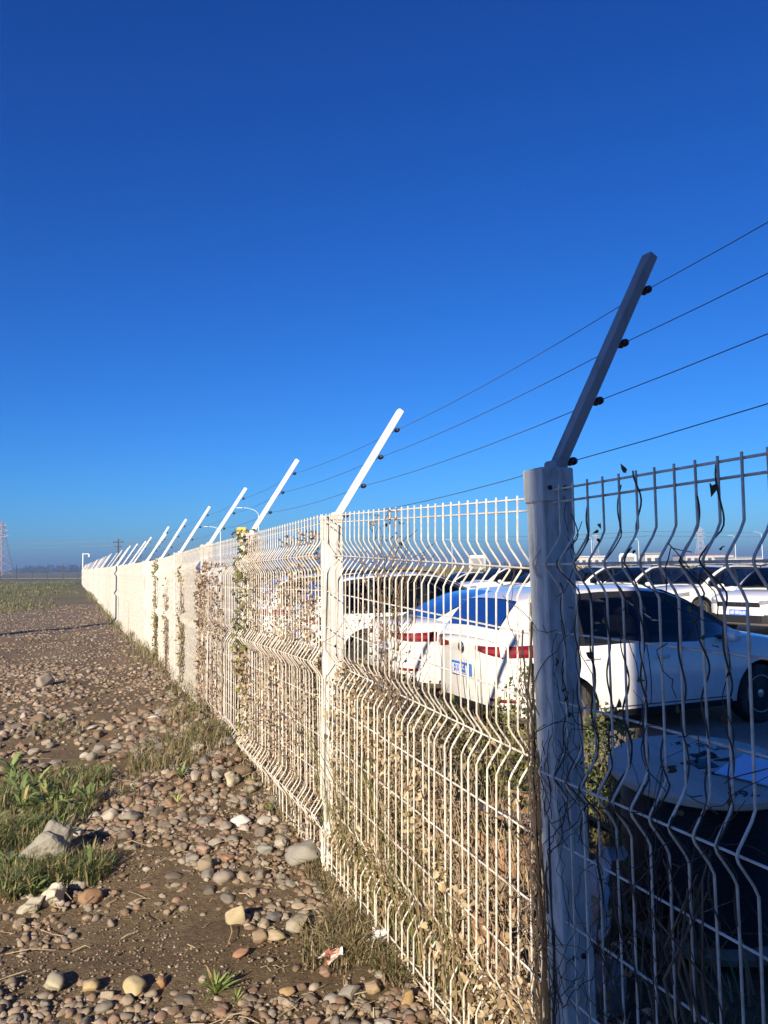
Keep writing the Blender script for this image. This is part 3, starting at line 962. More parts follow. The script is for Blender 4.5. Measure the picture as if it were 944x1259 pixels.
    # steering wheel side seats seen through open glass are not visible behind the tint; wipers
    MB().tube([(K['zr'][-1][0] + .02, .35, zr(K['zr'][-1][0]) + .04), (K['zr'][-1][0] - .12, -.25, zr(K['zr'][-1][0] - .12) + .05)], .008, 4).build('wiper', M['trim'], root)
    return root

HEAD = math.atan2(NY, NX)         # cars of the first row point away from the fence
def place(car, x, y, rz, lbl, grp):
    car.location = (x, y, PARK + .004)
    car.rotation_euler = (0, 0, rz)
    tag(car, lbl, 'car', grp)
    return car
G1, G2 = 'white cars parked with their tails to the fence', 'white cars parked facing the fence'
hat = make_car('hatch', 'parked_car')
sed = make_car('sedan', 'parked_car')
suv = make_car('suv', 'parked_car')
def by_tail(car, tx, ty, rz, lbl, grp, L):
    return place(car, tx + math.cos(rz) * L / 2, ty + math.sin(rz) * L / 2, rz, lbl, grp)
by_tail(hat, .825, 8.365, HEAD, 'nearest white car, right of the shaded post, its front half in shade', G1, 4.2)
by_tail(sed, -.04, 10.80, HEAD, 'white sedan with red tail lights left of the nearest car, seen through the lit panel', G1, 4.56)
by_tail(suv, -1.56, 13.15, HEAD, 'white car with long dark windows behind the creeper beside the second white post', G1, 4.62)
by_tail(copy_tree(suv), -2.7, 15.8, HEAD, 'white car at the back of the near row, mostly hidden by the creeper panel', G1, 4.62)
def by_nose(car, x, y, rz, lbl, L=4.62):
    return place(car, x - math.cos(rz) * L / 2, y - math.sin(rz) * L / 2, rz, lbl, G2)
HB = HEAD + math.pi
by_nose(copy_tree(suv), 8.62, 18.9, HB + R(14), 'white car facing us at the right edge with blue number plate and dark grille')
by_nose(copy_tree(suv), 8.25, 23.6, HB, 'white car with muddy front wheel beside the one at the right edge')
by_nose(copy_tree(suv), 7.1, 26.6, HB + R(3), 'white car third from the right edge, dark windscreen above the nearest car roof')
by_nose(copy_tree(suv), 6.2, 29.4, HB, 'white car with rounded mirror just right of the shaded post')
by_nose(copy_tree(sed), 4.6, 32.2, HB, 'far white sedan just left of the shaded post', 4.56)
by_nose(copy_tree(suv), 3.2, 34.4, HB, 'far white car second left of the shaded post, below the weedy bank')
by_nose(copy_tree(sed), 1.9, 37.0, HB, 'farthest white sedan, left end of the row below the weedy bank', 4.56)

# ------------------------------------------------------------------ things behind the fence
def gp(px, py, hz=0.0, it=6):
    """ground point that the pixel (photo coordinates) looks at"""
    d = (_r * (px - 472) + _u * (629.5 - py) + _f * 945).normalized()
    z = hz
    for _ in range(it):
        t = (z - EYE) / d.z
        p = Vector((0, 0, EYE)) + d * t
        z = ghf(p.x, p.y) + hz
    return p
def at(px, py, Y):
    d = (_r * (px - 472) + _u * (629.5 - py) + _f * 945)
    return Vector((0, 0, EYE)) + d * (Y / d.y)

# cable drum on its side flange, tipped a little towards the fence
dr = empty('cable_drum', (1.41, 3.56, .085))
dr.rotation_euler = Euler((R(6), R(-2), R(10)), 'XYZ')
tag(dr, 'wooden cable drum wound with black cable, blue paper on its lid, in the shade', 'cable drum')
def flange(z, nm):
    mb = MB(); mb.lathe([(.05, z), (.395, z), (.405, z + .008), (.405, z + .034), (.395, z + .042), (.05, z + .042)], 64)
    return mb.build(nm, M['wood'] if z else M['wood_dark'], dr, 40)
flange(0, 'lower_flange')
top = flange(.63, 'upper_flange')
prof = []
nl = 62
for i in range(nl * 4 + 1):
    z = .045 + .58 * i / (nl * 4)
    prof.append((.345 + .004 * abs(math.sin(math.pi * i / 4)), z))
MB().lathe(prof, 56).build('wound_cable', M['cable'], dr, 60)
zt_ = .673
MB().rbox((0, 0, zt_ + .0), (.10, .10, .006), .002).build('hub_hole', M['cable'], top)
blot = MB()
for (x, y, a, c_) in ((-.16, .0, .035, .016), (-.005, -.11, .045, .02), (.04, .10, .04, .022), (.13, .02, .05, .018), (.085, .06, .03, .016), (-.02, .02, .06, .03)):
    blot.lathe([(1, 0), (.96, .002), (.2, .003)], 16)
    k = len(blot.v) - 48
    for i in range(k, len(blot.v)):
        p = blot.v[i]; a_ = math.atan2(p[1], p[0]); r_ = math.hypot(p[0], p[1]) * (1 + .25 * math.sin(3 * a_ + x * 40) + .1 * math.sin(7 * a_))
        blot.v[i] = (x + r_ * a * math.cos(a_), y + r_ * c_ * math.sin(a_), zt_ + p[2])
blot.build('rust_blotch', M['rust'], top)
MB().tube([(-.03, .0, zt_ + .012), (0, .03, zt_ + .03), (.04, .045, zt_ + .035), (.08, .05, zt_ + .022), (.10, .055, zt_ + .01)], .008, 6).build('hub_bolt', M['cable'], top)
pp = MB()
P = []
for i in range(7):
    P.append([(-.14 + .30 * i / 6, -.15 + .25 * j / 5, .006 + .008 * math.sin(i * 1.3 + j * .9) * (.4 + .3 * (j == 0))) for j in range(6)])
pp.grid(P); pp.grid([[(x, y, z - .003) for (x, y, z) in r_[::-1]] for r_ in P])
pap = pp.build('paper_label', M['paper_blue'], None, 60)
bpy.context.view_layer.update()
pap.matrix_world = dr.matrix_world @ Matrix.Translation((.15, -.13, zt_ + .004)) @ Euler((0, 0, R(32))).to_matrix().to_4x4()
tag(pap, 'crumpled blue paper sheet lying on the cable drum lid', 'paper')
def ink(txt, loc, size, rot, name='marker_writing'):
    cu = bpy.data.curves.new(name, 'FONT'); cu.body = txt; cu.size = size; cu.extrude = .0006; cu.shear = .25
    cu.align_x = 'CENTER'
    o = bpy.data.objects.new(name, cu); COL.objects.link(o)
    bpy.context.view_layer.update()
    me = bpy.data.meshes.new_from_object(o.evaluated_get(bpy.context.evaluated_depsgraph_get()))
    bpy.data.objects.remove(o)
    me.materials.clear(); me.materials.append(M['ink'])
    return link(name, me, top, loc, (0, 0, rot))
ink('766', (-.02, -.305, zt_ + .002), .085, R(172))
sc = MB()
for (x, y, n_) in ((.05, .27, 6), (.20, .16, 8), (.16, .22, 5), (.30, .02, 6)):
    for i in range(n_):
        a = random.uniform(0, math.pi); l = random.uniform(.015, .04)
        cx, cy = x + random.uniform(-.05, .05), y + random.uniform(-.02, .02)
        sc.tube([(cx - l / 2 * math.cos(a), cy - l / 2 * math.sin(a), zt_ + .001), (cx + l / 2 * math.cos(a), cy + l / 2 * math.sin(a), zt_ + .001)], .002, 4)
tag(sc.build('marker_writing', M['ink'], top), kind='stuff')

# crushed cardboard and broken boards just behind the lit panel
def crumple(pts_u, pts_v, f_, name, m_, lbl, cat, loc, rot, thick=.006, parent=None):
    P = [[f_(u, v) for v in np.linspace(0, 1, pts_v)] for u in np.linspace(0, 1, pts_u)]
    mb = MB().grid(P)
    mb.grid([[(p[0], p[1], p[2] - thick) for p in r_[::-1]] for r_ in P])
    o = mb.build(name, m_, None, 35, loc, rot)
    if lbl: tag(o, lbl, cat)
    return o
b1 = pt(2.78, PD + .36, 0)
bx = empty('cardboard_box', (b1.x, b1.y, -.12), ANG + .2)
tag(bx, 'crushed brown cardboard box with open flaps behind the lit panel', 'box')
for (c_, d_, r_) in (((-.24, 0, .38), (.012, .40, .74), (0, -.05, 0)), ((.24, 0, .37), (.012, .40, .72), (0, .08, 0)), ((0, .20, .38), (.46, .012, .72), (.06, 0, 0)), ((0, -.20, .38), (.46, .012, .72), (-.06, 0, 0))):
    MB().box((0, 0, 0), d_).build('side_panel', M['board'], bx, None, c_, r_)
for (c_, d_, r_) in (((-.05, .10, .80), (.50, .26, .012), (.25, .08, 0)), ((0, -.30, .72), (.46, .22, .012), (.55, 0, .05))):
    MB().box((0, 0, 0), d_).build('flap', M['board'], bx, None, c_, r_)
b2 = pt(2.50, PD + .22, 0)
cr = empty('broken_crate', (b2.x, b2.y, -.12), ANG - .12)
tag(cr, 'broken crate of brown boards leaning among the dead leaves behind the lit panel', 'crate')
for i in range(6):
    MB().rbox((0, 0, 0), (.085, .018, .56 + random.uniform(-.06, .06)), .004).build('board', M['board'], cr, None, (-.25 + i * .098, .10 + random.uniform(-.015, .015), .30), (R(-18 + random.uniform(-4, 4)), R(random.uniform(-4, 4)), 0))
for z in (.16, .46):
    MB().rbox((0, 0, 0), (.60, .022, .07), .004).build('batten', M['board'], cr, None, (0, .06 + .33 * (z - .3) + .0, z), (R(-18), 0, 0))
# pale plastic bag caught beside the post
bg_ = pt(2.40, PD + .50, 0)
crumple(12, 12, lambda u, v: ((u - .5) * .17 * (1 - .3 * v) + .02 * math.sin(9 * v), .05 * math.sin(6 * u + 4 * v) + .03 * math.sin(13 * u * v), .30 * v + .03 * math.sin(8 * u)),
        'plastic_bag', M['bag'], 'pale blue plastic bag caught low beside the shaded post', 'plastic bag', (bg_.x - .03, bg_.y, .33), (R(12), R(8), R(20)))
rk = MB().rbox((0, 0, 0), (.20, .17, .34), .05)
o = rk.build('concrete_block', M['concrete'], None, 30, (bg_.x + .02, bg_.y + .06, .02), (R(8), R(-5), R(30)))
tag(o, 'grey concrete lump under the plastic bag beside the shaded post', 'block')

# ------------------------------------------------------------------ stones
def stone_shape(sub, seed, ang=.16):
    bm_v = []
    import bmesh
    bm = bmesh.new()
    bmesh.ops.create_icosphere(bm, subdivisions=sub, radius=1)
    sx_, sy_, sz_ = 1, random.uniform(.62, .95), random.uniform(.42, .72)
    off = Vector((seed * 3.7, seed * 1.9, 0))
    cuts = [(Vector((random.gauss(0, 1), random.gauss(0, 1), random.gauss(0, 1))).normalized(), random.uniform(.52, .88)) for _ in range(9 if random.random() < .6 else 5)]
    for v in bm.verts:
        p = v.co.copy()
        for nn, dd in cuts:
            q = p.dot(nn)
            if q > dd: p -= nn * (q - dd) * .93
        p *= 1 + ang * noise.noise(v.co * 1.3 + off) * 1.7 + .09 * noise.noise(v.co * 3.1 + off) + .025 * noise.noise(v.co * 8 + off)
        v.co = Vector((p.x * sx_, p.y * sy_, p.z * sz_))
    me = bpy.data.meshes.new('stone')
    bm.to_mesh(me); bm.free()
    return me
shapes = []
for i in range(14):
    me = stone_shape(3, i + 1, .14)
    me.materials.append(M['stone_obj'])
    me.polygons.foreach_set('use_smooth', [True] * len(me.polygons))
    shapes.append(me)
def arr(sub, seed):
    me = stone_shape(sub, seed, .2)
    V = np.empty(len(me.vertices) * 3); me.vertices.foreach_get('co', V)
    F = np.array([tuple(p.vertices) for p in me.polygons])
    return V.reshape(-1, 3), F
lo1 = [arr(1, 30 + i) for i in range(4)]     # 20 triangles
lo2 = [arr(2, 50 + i) for i in range(4)]     # 80 triangles

PAL = {'grey': [(.25, .235, .20), (.21, .20, .18), (.29, .27, .225), (.18, .17, .155)],
       'tan': [(.33, .27, .19), (.37, .31, .225), (.29, .235, .17), (.32, .28, .21)],
       'brown': [(.20, .13, .085), (.24, .16, .11), (.16, .11, .08)],
       'red': [(.27, .16, .11), (.25, .145, .11), (.30, .19, .14)],
       'pale': [(.50, .45, .36), (.46, .43, .38), (.55, .50, .42)],
       'dark': [(.09, .085, .08), (.12, .105, .095)]}
PW = [('grey', .28), ('tan', .26), ('brown', .20), ('red', .09), ('pale', .07), ('dark', .06)]
LAB = {'grey': 'small grey river stone lying among others on the dirt', 'tan': 'small tan river stone lying among others on the dirt',
       'brown': 'small brown stone half sunk in the dirt among others', 'red': 'small reddish stone lying among others on the dirt',
       'pale': 'small pale stone lying among others on the dirt', 'dark': 'small dark grey stone lying among others on the dirt'}

special = [   # px, py, half length in px, colour, label, flatness, (aspect)
    (58, 1050, 30, (.30, .29, .24), 'big grey boulder among the weeds at the left', 1.25),
    (374, 1052, 25, (.29, .28, .24), 'flat grey stone slab at the foot of the second post', .8),
    (295, 1008, 15, (.74, .72, .66), 'bright white stone on the stone heap beside the fence', .55),
    (66, 1106, 15, (.60, .55, .43), 'cream rounded stone below the boulder', 1.1),
    (111, 1104, 14, (.30, .175, .10), 'orange brown rounded stone right of the cream one', .9),
    (36, 1118, 15, (.42, .39, .30), 'pale angular stone at the left below the boulder', .8),
    (65, 1209, 17, (.44, .40, .28), 'long pale yellow stone at the lower left', .75),
    (111, 1213, 13, (.46, .36, .19), 'tan stone between the two yellow stones at the lower left', .8),
    (165, 1215, 15, (.52, .43, .23), 'bright yellow stone on the bare dirt at the bottom', .9),
    (198, 1209, 8, (.36, .20, .10), 'small orange stone right of the bright yellow stone', 1.0),
    (292, 1130, 14, (.44, .37, .23), 'upright tan stone in the middle of the bare dirt', 1.5),
    (296, 1173, 10, (.34, .18, .11), 'orange red stone by the light green plant', .9),
    (365, 1139, 16, (.36, .33, .25), 'large grey tan stone near the dry grass tuft', 1.1),
    (338, 1152, 14, (.42, .34, .22), 'angular tan stone in the cluster below the middle', .95),
    (320, 1153, 13, (.27, .20, .13), 'brown rounded stone in the cluster below the middle', 1.0),
    (337, 1128, 13, (.16, .16, .16), 'dark slate stone above the tan cluster', .7),
    (459, 1216, 12, (.36, .27, .17), 'golden brown round stone near the foot of the lit panel', 1.0),
    (501, 1230, 13, (.38, .26, .12), 'brown egg shaped stone nearest the bottom of the lit panel', 1.15),
    (430, 1222, 14, (.24, .23, .20), 'grey wide stone left of the golden brown one', .9),
    (353, 1221, 9, (.38, .26, .13), 'ochre stone at the bottom middle', 1.1),
    (323, 1045, 12, (.27, .28, .25), 'grey oval stone on the heap left of the slab', .75),
    (345, 1038, 10, (.42, .39, .32), 'pale block shaped stone beside the slab', 1.0),
    (250, 1045, 11, (.38, .26, .20), 'pinkish stone at the left edge of the heap', .9),
    (282, 1054, 8, (.42, .22, .13), 'reddish flat stone under the white stone', .6),
    (275, 1080, 13, (.30, .26, .22), 'brownish stone left of the dark gap in the heap', .9),
    (240, 955, 12, (.42, .36, .29), 'tan stone at the upper end of the heap by the grass', .9),
    (285, 960, 12, (.52, .46, .32), 'cream stone near the foot of the ivy topped post', 1.1),
    (190, 881, 9, (.70, .66, .60), 'white stone lying in the gravel near the dry grass', .5),
    (55, 840, 12, (.32, .28, .23), 'brown cobble with a long shadow on the far gravel', 1.1),
    (325, 1010, 10, (.45, .42, .35), 'pale rounded stone right of the white stone', .8),
]
fixed, marks = [], []
def put_stone(p, r, colr, lbl, grp, flat=1.0, sink=.32, me=None):
    o = link('stone', me or random.choice(shapes), None)
    rz = random.uniform(0, 6.28)
    s = (r, r * random.uniform(.85, 1.1), r * flat * 1.1)
    o.scale = s
    o.rotation_euler = (random.uniform(-.25, .25), random.uniform(-.25, .25), rz)
    o.location = (p.x, p.y, ghf(p.x, p.y) + s[2] * .55 * (1 - sink) - .0)
    dst = .16 if grp is None else .34
    o.color = tuple(a * (1 - dst) + e_ * dst for a, e_ in zip(colr, (.22, .165, .11))) + (1,)
    tag(o, lbl, 'stone', grp)
    fixed.append((p.x, p.y, r))
    return o
for (px, py, hp, c_, lbl, fl) in special:
    p = gp(px, py + hp * .3)
    dist = (p - Vector((0, 0, EYE))).length
    o = put_stone(p, hp / 945 * dist * .92, c_, lbl, None, fl)
    if 'boulder' in lbl:
        bm_ = stone_shape(4, 77, .22)
        for v in bm_.vertices:
            n_ = noise.noise(v.co * 5) * .05 + noise.noise(v.co * 14) * .02 + abs(noise.noise(v.co * 2.3)) * -.12
            v.co *= 1 + n_
        bm_.materials.append(M['stone_obj']); o.data = bm_
        o.rotation_euler = (.1, -.5, .6)
    marks.append((o.location.copy(), ' '.join(lbl.split()[:9])))

def in_view(p, mx=12):
    d = p - Vector((0, 0, EYE))
    zf = d.dot(_f)
    if zf <= .1: return None
    x, y = 472 + 945 * d.dot(_r) / zf, 629.5 - 945 * d.dot(_u) / zf
    return (x, y) if -mx < x < 944 + mx and -mx < y < 1259 + 2 * mx else None
# places where stones lie dense: density field in ground coordinates
def dens(x, y):
    s, m = FX * x + FY * y, NX * x + NY * y - PD
    d = .45 + .8 * noise.noise((x * 1.1 + 3, y * .9, 1.7))
    if y < 4.7:
        d = .33 + .7 * noise.noise((x * 1.6, y * 1.6, 4.2))
        d += .9 * math.exp(-((m + .35) / .28) ** 2) * smooth(3.4, 4.2, y)          # heap beside the fence
        d += .65 * float(1 - smooth(2.95, 3.25, y))                                 # bottom edge
        d -= .7 * math.exp(-((x + 1.05) / .36) ** 2 - ((y - 3.45) / .24) ** 2)       # bare dirt
        d -= .3 * math.exp(-((x + .75) / .3) ** 2 - ((y - 4.0) / .3) ** 2)
    elif m > -.8 and y < 8: d += .55
    if y > 5.5: d += .17
    return d
big = []
tries = 0
while len(big) < 268 and tries < 60000:
    tries += 1
    y = 2.75 + 5.2 * random.random() ** 1.6
    x = random.uniform(-.53 * y, 1.39 - .408 * y - .06)
    p = Vector((x, y, ghf(x, y)))
    v = in_view(p, 4)
    if not v or random.random() > dens(x, y): continue
    dist = math.hypot(x, y, EYE)
    r = random.uniform(4.2, 10.5) * dist / 945
    r = min(r, .062) * (1 if random.random() < .85 else 1.25)
    if any((x - a) ** 2 + (y - b_) ** 2 < (.75 * (r + c_)) ** 2 for a, b_, c_ in fixed): continue
    q = random.random(); acc = 0
    for nm, w_ in PW:
        acc += w_
        if q < acc: break
    c_ = random.choice(PAL[nm]); f_ = random.uniform(.85, 1.15)
    o = put_stone(p, r, tuple(min(1, a * f_) for a in c_), LAB[nm], 'small ' + nm + ' stones on the dirt', random.uniform(.7, 1.05), random.uniform(.25, 1.05))
    big.append((o, nm))
# the stone of each colour that lies closest to a landmark stone is told apart by it
claims = {}
for (lm, ln) in marks:
    for nm, _w in PW:
        c_ = [(math.hypot(o.location.x - lm.x, o.location.y - lm.y), i) for i, (o, q) in enumerate(big) if q == nm]
        if not c_: continue
        dd, i = min(c_)
        if dd < .5 and (i not in claims or claims[i][0] > dd): claims[i] = (dd, ln, nm)
for i, (dd, ln, nm) in claims.items():
    big[i][0]['label'] = 'small %s stone closest to the %s' % ({'red': 'reddish', 'dark': 'dark grey'}.get(nm, nm), ln)

def scatter(n, ya, yb, pw, rmin, rmax, base, name, xmin=None, smoothit=True):
    Vs, Fs, Cs = [], [], []
    off = 0; k = 0; tr = 0
    allc = [(c, w_ / len(PAL[nm])) for nm, w_ in PW for c in PAL[nm]]
    cw = np.array([w for _, w in allc]); cw = np.cumsum(cw / cw.sum()); cc = np.array([c for c, _ in allc])
    while k < n and tr < n * 12:
        tr += 1
        y = ya + (yb - ya) * random.random() ** pw
        x = random.uniform(-.80 * y - .5, 1.39 - .408 * y + (.0 if y > 6 else .05))
        if name != 'grit' and random.random() > dens(x, y): continue
        k += 1
        V, F = base[random.randrange(len(base))]
        r = rmin + (rmax - rmin) * random.random() ** 2.6
        r *= 1 + max(0, y - 6) * .03
        a = random.uniform(0, 6.28); ca, sa = math.cos(a), math.sin(a)
        t = random.uniform(-.5, .5)
        S = V * (r, r * random.uniform(.8, 1.1), r * random.uniform(.6, 1.0))
        S = np.stack([S[:, 0], S[:, 1] * math.cos(t) - S[:, 2] * math.sin(t), S[:, 1] * math.sin(t) + S[:, 2] * math.cos(t)], 1)
        S = np.stack([S[:, 0] * ca - S[:, 1] * sa + x, S[:, 0] * sa + S[:, 1] * ca + y, S[:, 2]], 1)
        S[:, 2] += ghf(x, y) + r * random.uniform(-.05, .3)
        Vs.append(S); Fs.append(F + off); off += len(S)
        c = cc[np.searchsorted(cw, random.random())] * random.uniform(.75, 1.15)
        c = c * (1 - .5) + np.array([.225, .16, .105]) * .5           # dust of the same earth on every stone
        Cs.append(np.repeat(c[None], len(S), 0))
    me = np_mesh(name, np.concatenate(Vs), np.concatenate(Fs), M['stone'], np.concatenate(Cs), smooth=smoothit)
    o = link(name, me)
    tag(o, kind='stuff')
    return o
scatter(7600, 2.6, 5.4, 1.0, .006, .034, lo2, 'pebbles')
scatter(7600, 4.8, 12, 1.1, .008, .050, lo2, 'gravel')
scatter(15500, 9, 36, 1.25, .010, .042, lo1, 'gravel', smoothit=False)
scatter(20000, 2.6, 6.0, 1.0, .0025, .012, lo1, 'grit', smoothit=False)

# ------------------------------------------------------------------ plants
G = np.random.default_rng(21)
def ground_pts(n, fx, fy, keep=None):
    x, y = fx(n), fy(n)
    P = np.stack([x, y, gh(x, y)], 1)
    return P if keep is None else P[keep(x, y)]
def blob_pts(blobs, per, g):
    out = []
    for (cx, cy, rx, ry, w) in blobs:
        k = int(per * w)
        a, r = g.uniform(0, 2 * np.pi, k), np.sqrt(g.uniform(0, 1, k))
        x, y = cx + rx * r * np.cos(a), cy + ry * r * np.sin(a)
        out.append(np.stack([x, y, gh(x, y)], 1))
    return np.concatenate(out)
def gblob(px, py, wpx, w=1.0, asp=1.0):
    p = gp(px, py); d = p.y
    return (p.x, p.y, wpx / 945 * d, wpx / 945 * d * asp, w)
GREEN = [(.13, .19, .06), (.18, .25, .085), (.09, .135, .045), (.23, .28, .105)]
OLIVE = [(.20, .18, .075), (.15, .15, .06), (.27, .22, .11), (.11, .13, .045), (.32, .26, .14)]
STRAW = [(.42, .33, .19), (.34, .25, .14), (.50, .41, .26), (.25, .18, .10)]

P = blob_pts([gblob(28, 985, 55, 1.6), gblob(90, 965, 45, 1.2), gblob(18, 1035, 40, 1.4), gblob(100, 1075, 35, .8), gblob(45, 1080, 40, .9), gblob(8, 1100, 22, .5), gblob(75, 1000, 40, .8)], 950, G)
tag(link('grass', blades_mesh('grass', P, G.uniform(.03, .13, len(P)), pick(GREEN + OLIVE + STRAW[:1], len(P), G, .3), M['blade'], G, .006, 1.2)), kind='stuff')
P = blob_pts([gblob(215, 925, 55, 2.2, 1.6), gblob(185, 945, 26, .5), gblob(250, 905, 30, .9, 1.8), gblob(140, 985, 30, .25), gblob(70, 900, 30, .35), gblob(225, 880, 25, .6, 2)], 330, G)
tag(link('dry_grass', blades_mesh('dry_grass', P, G.uniform(.04, .15, len(P)), pick(OLIVE + STRAW[:1], len(P), G), M['blade'], G, .006, 1.3)), kind='stuff')
P = blob_pts([gblob(440, 1130, 35, 1.3), gblob(470, 1170, 45, 1.5), gblob(420, 1095, 25, .6), gblob(395, 1075, 20, .35), gblob(500, 1200, 35, .8), gblob(405, 1180, 35, .5), gblob(350, 1000, 18, .2), gblob(395, 1160, 30, .4)], 420, G)
tag(link('dry_grass', blades_mesh('dry_grass', P, G.uniform(.025, .10, len(P)), pick(OLIVE + STRAW, len(P), G), M['blade'], G, .005, 2.2)), kind='stuff')
# tufts along the foot of the fence
n = 5200
s = G.uniform(4.5, 60, n) ; m = -np.abs(G.normal(0, .16, n)) + .06
wv = np.array([noise.noise((q * .55, 3.3, 0)) for q in s])
k = wv > G.uniform(-.45, .35, n); s, m = s[k], m[k]
x, y = FX * s + NX * (PD + m), FY * s + NY * (PD + m)
P = np.stack([x, y, gh(x, y)], 1)
tag(link('dry_grass', blades_mesh('dry_grass', P, G.uniform(.04, .20, len(P)) * np.interp(s[:], [4, 9, 25], [.5, .9, 1.4]), pick(OLIVE + GREEN[:1] + STRAW[:2], len(P), G), M['blade'], G, .010, .7)), kind='stuff')
# field of grass farther back on the left, thinning towards the gravel
n = 44000
y = 24 + 90 * G.uniform(0, 1, n) ** 1.4
x = G.uniform(0, 1, n) * (.75 * y + (1.39 - .408 * y) - .8) - .75 * y
m = NX * x + NY * y - PD
k = (np.array([noise.noise((a * .22, b_ * .12, 2)) for a, b_ in zip(x, y)]) + np.interp(y, [24, 34, 60], [-.7, -.05, .25]) + np.interp(m, [-9, -3, -1], [.35, 0, -.3])) > G.uniform(-.3, .3, n)
x, y = x[k], y[k]
P = np.stack([x, y, gh(x, y)], 1)
tag(link('grass', blades_mesh('grass', P, G.uniform(.05, .22, len(P)), pick(GREEN[:3] + OLIVE + OLIVE[:2] + STRAW[1:2], len(P), G), M['blade'], G, .030, .9)), kind='stuff')
# straws and twigs strewn about
mb = MB()
for _ in range(420):
    y = 2.75 + 3.6 * random.random() ** 1.5
    x = random.uniform(-.7 * y, 1.39 - .408 * y - .03)
    if noise.noise((x * 1.4, y * 1.4, 9)) < -.12 and random.random() < .7: continue
    a = random.uniform(0, 6.28); L_ = random.uniform(.03, .15) * (2 if random.random() < .07 else 1)
    z = ghf(x, y) + random.uniform(.006, .03)
    mb.tube([(x - L_ / 2 * math.cos(a), y - L_ / 2 * math.sin(a), z), (x + random.gauss(0, .01), y, z + random.uniform(0, .02)), (x + L_ / 2 * math.cos(a), y + L_ / 2 * math.sin(a), z + random.gauss(.0, .01))], random.uniform(.0010, .0026), 4)
straw_m = worn('straw', (.50, .41, .26), (.28, .20, .12), .8, 8, .4, .65)
tag(mb.build('straw', straw_m), kind='stuff')

# leafy weeds, each with its own leaves
def weed_leaf(L, w, lobes, curl):
    P = []
    nn = 8
    for i in range(nn + 1):
        t = i / nn
        ww = w * (math.sin(math.pi * min(1, t * .92 + .08)) ** .8) * (1 + (.35 * math.sin(t * lobes * 6.28) if lobes else 0)) * (.35 + .65 * t if lobes else 1)
        r_, z = L * t * (1 - .12 * curl * t), L * (.75 * t - curl * t * t)
        P.append([(-ww, r_, z + .18 * ww), (0, r_, z), (ww, r_, z + .18 * ww)])
    mb = MB().grid(P)
    return mb.mesh('leaf', M['weed_leaf'], 60)
LV = [weed_leaf(1, .07, 0, .55), weed_leaf(1, .095, 3, .7), weed_leaf(1, .11, 4, .62), weed_leaf(1, .05, 0, .35)]
def weed(px, py, Lpx, nl, colr, lbl, kinds=(1, 2), grp=None):
    p = gp(px, py)
    d = math.hypot(p.x, p.y, EYE)
    L_ = Lpx / 945 * d * 1.2
    root = empty('weed', (p.x, p.y, ghf(p.x, p.y) - .004), random.uniform(0, 6))
    tag(root, lbl, 'weed', grp)
    for i in range(int(nl * 1.6)):
        o = link('leaf', LV[random.choice(kinds)], root)
        f_ = random.uniform(.55, 1.1) * L_
        o.scale = (f_, f_, f_)
        o.rotation_euler = (R(random.uniform(0, 52)), R(random.uniform(-15, 15)), 2.4 * i + random.uniform(-.4, .4))
        v = random.uniform(.7, 1.25); yl = random.random() < .15
        o.color = ((.42 if yl else colr[0]) * v, (.33 if yl else colr[1]) * v, (.15 if yl else colr[2]) * v, 1)
    return root
YG = (.31, .37, .13); DG = (.20, .27, .10); GG = (.25, .33, .115)
for a in [(56, 1000, 30, 13, YG, 'bright rosette weed above the big boulder at the left', (1, 2)),
          (24, 985, 30, 14, DG, 'dark green weed at the left edge above the boulder', (1, 2)),
          (78, 998, 20, 9, YG, 'small yellow green weed just right of the bright rosette', (0, 1)),
          (12, 955, 26, 12, GG, 'weed highest up along the left edge', (0, 2)),
          (22, 1030, 26, 11, YG, 'yellow green weed left of the big boulder', (1, 2)),
          (85, 1085, 24, 11, GG, 'leafy weed in front of the big boulder', (0, 2)),
          (112, 1052, 16, 7, YG, 'small upright weed in the shade right of the boulder', (0, 3)),
          (28, 1098, 22, 10, YG, 'weed below the boulder at the lower left', (0, 1)),
          (8, 1072, 26, 10, DG, 'dark weed cut by the left edge beside the boulder', (1, 2)),
          (102, 978, 16, 8, DG, 'small dark weed right of the rosette weeds', (0, 1)),
          (128, 972, 13, 8, YG, 'pale weed alone on the dirt between the rosettes and the dry grass', (0, 1)),
          (222, 956, 17, 12, GG, 'fresh green upright weed by the dry grass patch', (3, 0)),
          (218, 986, 14, 8, YG, 'pale weed below the dry grass patch', (0, 3)),
          (72, 893, 14, 9, GG, 'weed on the gravel left of the dry grass patch', (0, 1)),
          (334, 998, 13, 8, GG, 'small weed by the fence foot left of the second post', (0, 3)),
          (312, 962, 10, 7, YG, 'tiny weed at the foot of the ivy topped post', (0, 3)),
          (265, 1222, 24, 22, (.26, .34, .10), 'light green feathery weed on the dirt at the bottom', (3, 0)),
          (290, 1232, 13, 9, (.24, .31, .10), 'small light green weed right of the feathery one', (3, 0))]:
    weed(*a)
for _ in range(20):
    qx, qy = random.choice(((28, 985), (60, 975), (18, 1040), (85, 1075), (45, 1090), (100, 990)))
    weed(qx + random.gauss(0, 20), qy + random.gauss(0, 18), random.uniform(16, 28), random.randint(7, 12), random.choice((YG, DG, GG)), 'small leafy weed among the grass at the left', (0, 1, 2, 3), 'small leafy weeds in the grass at the left')
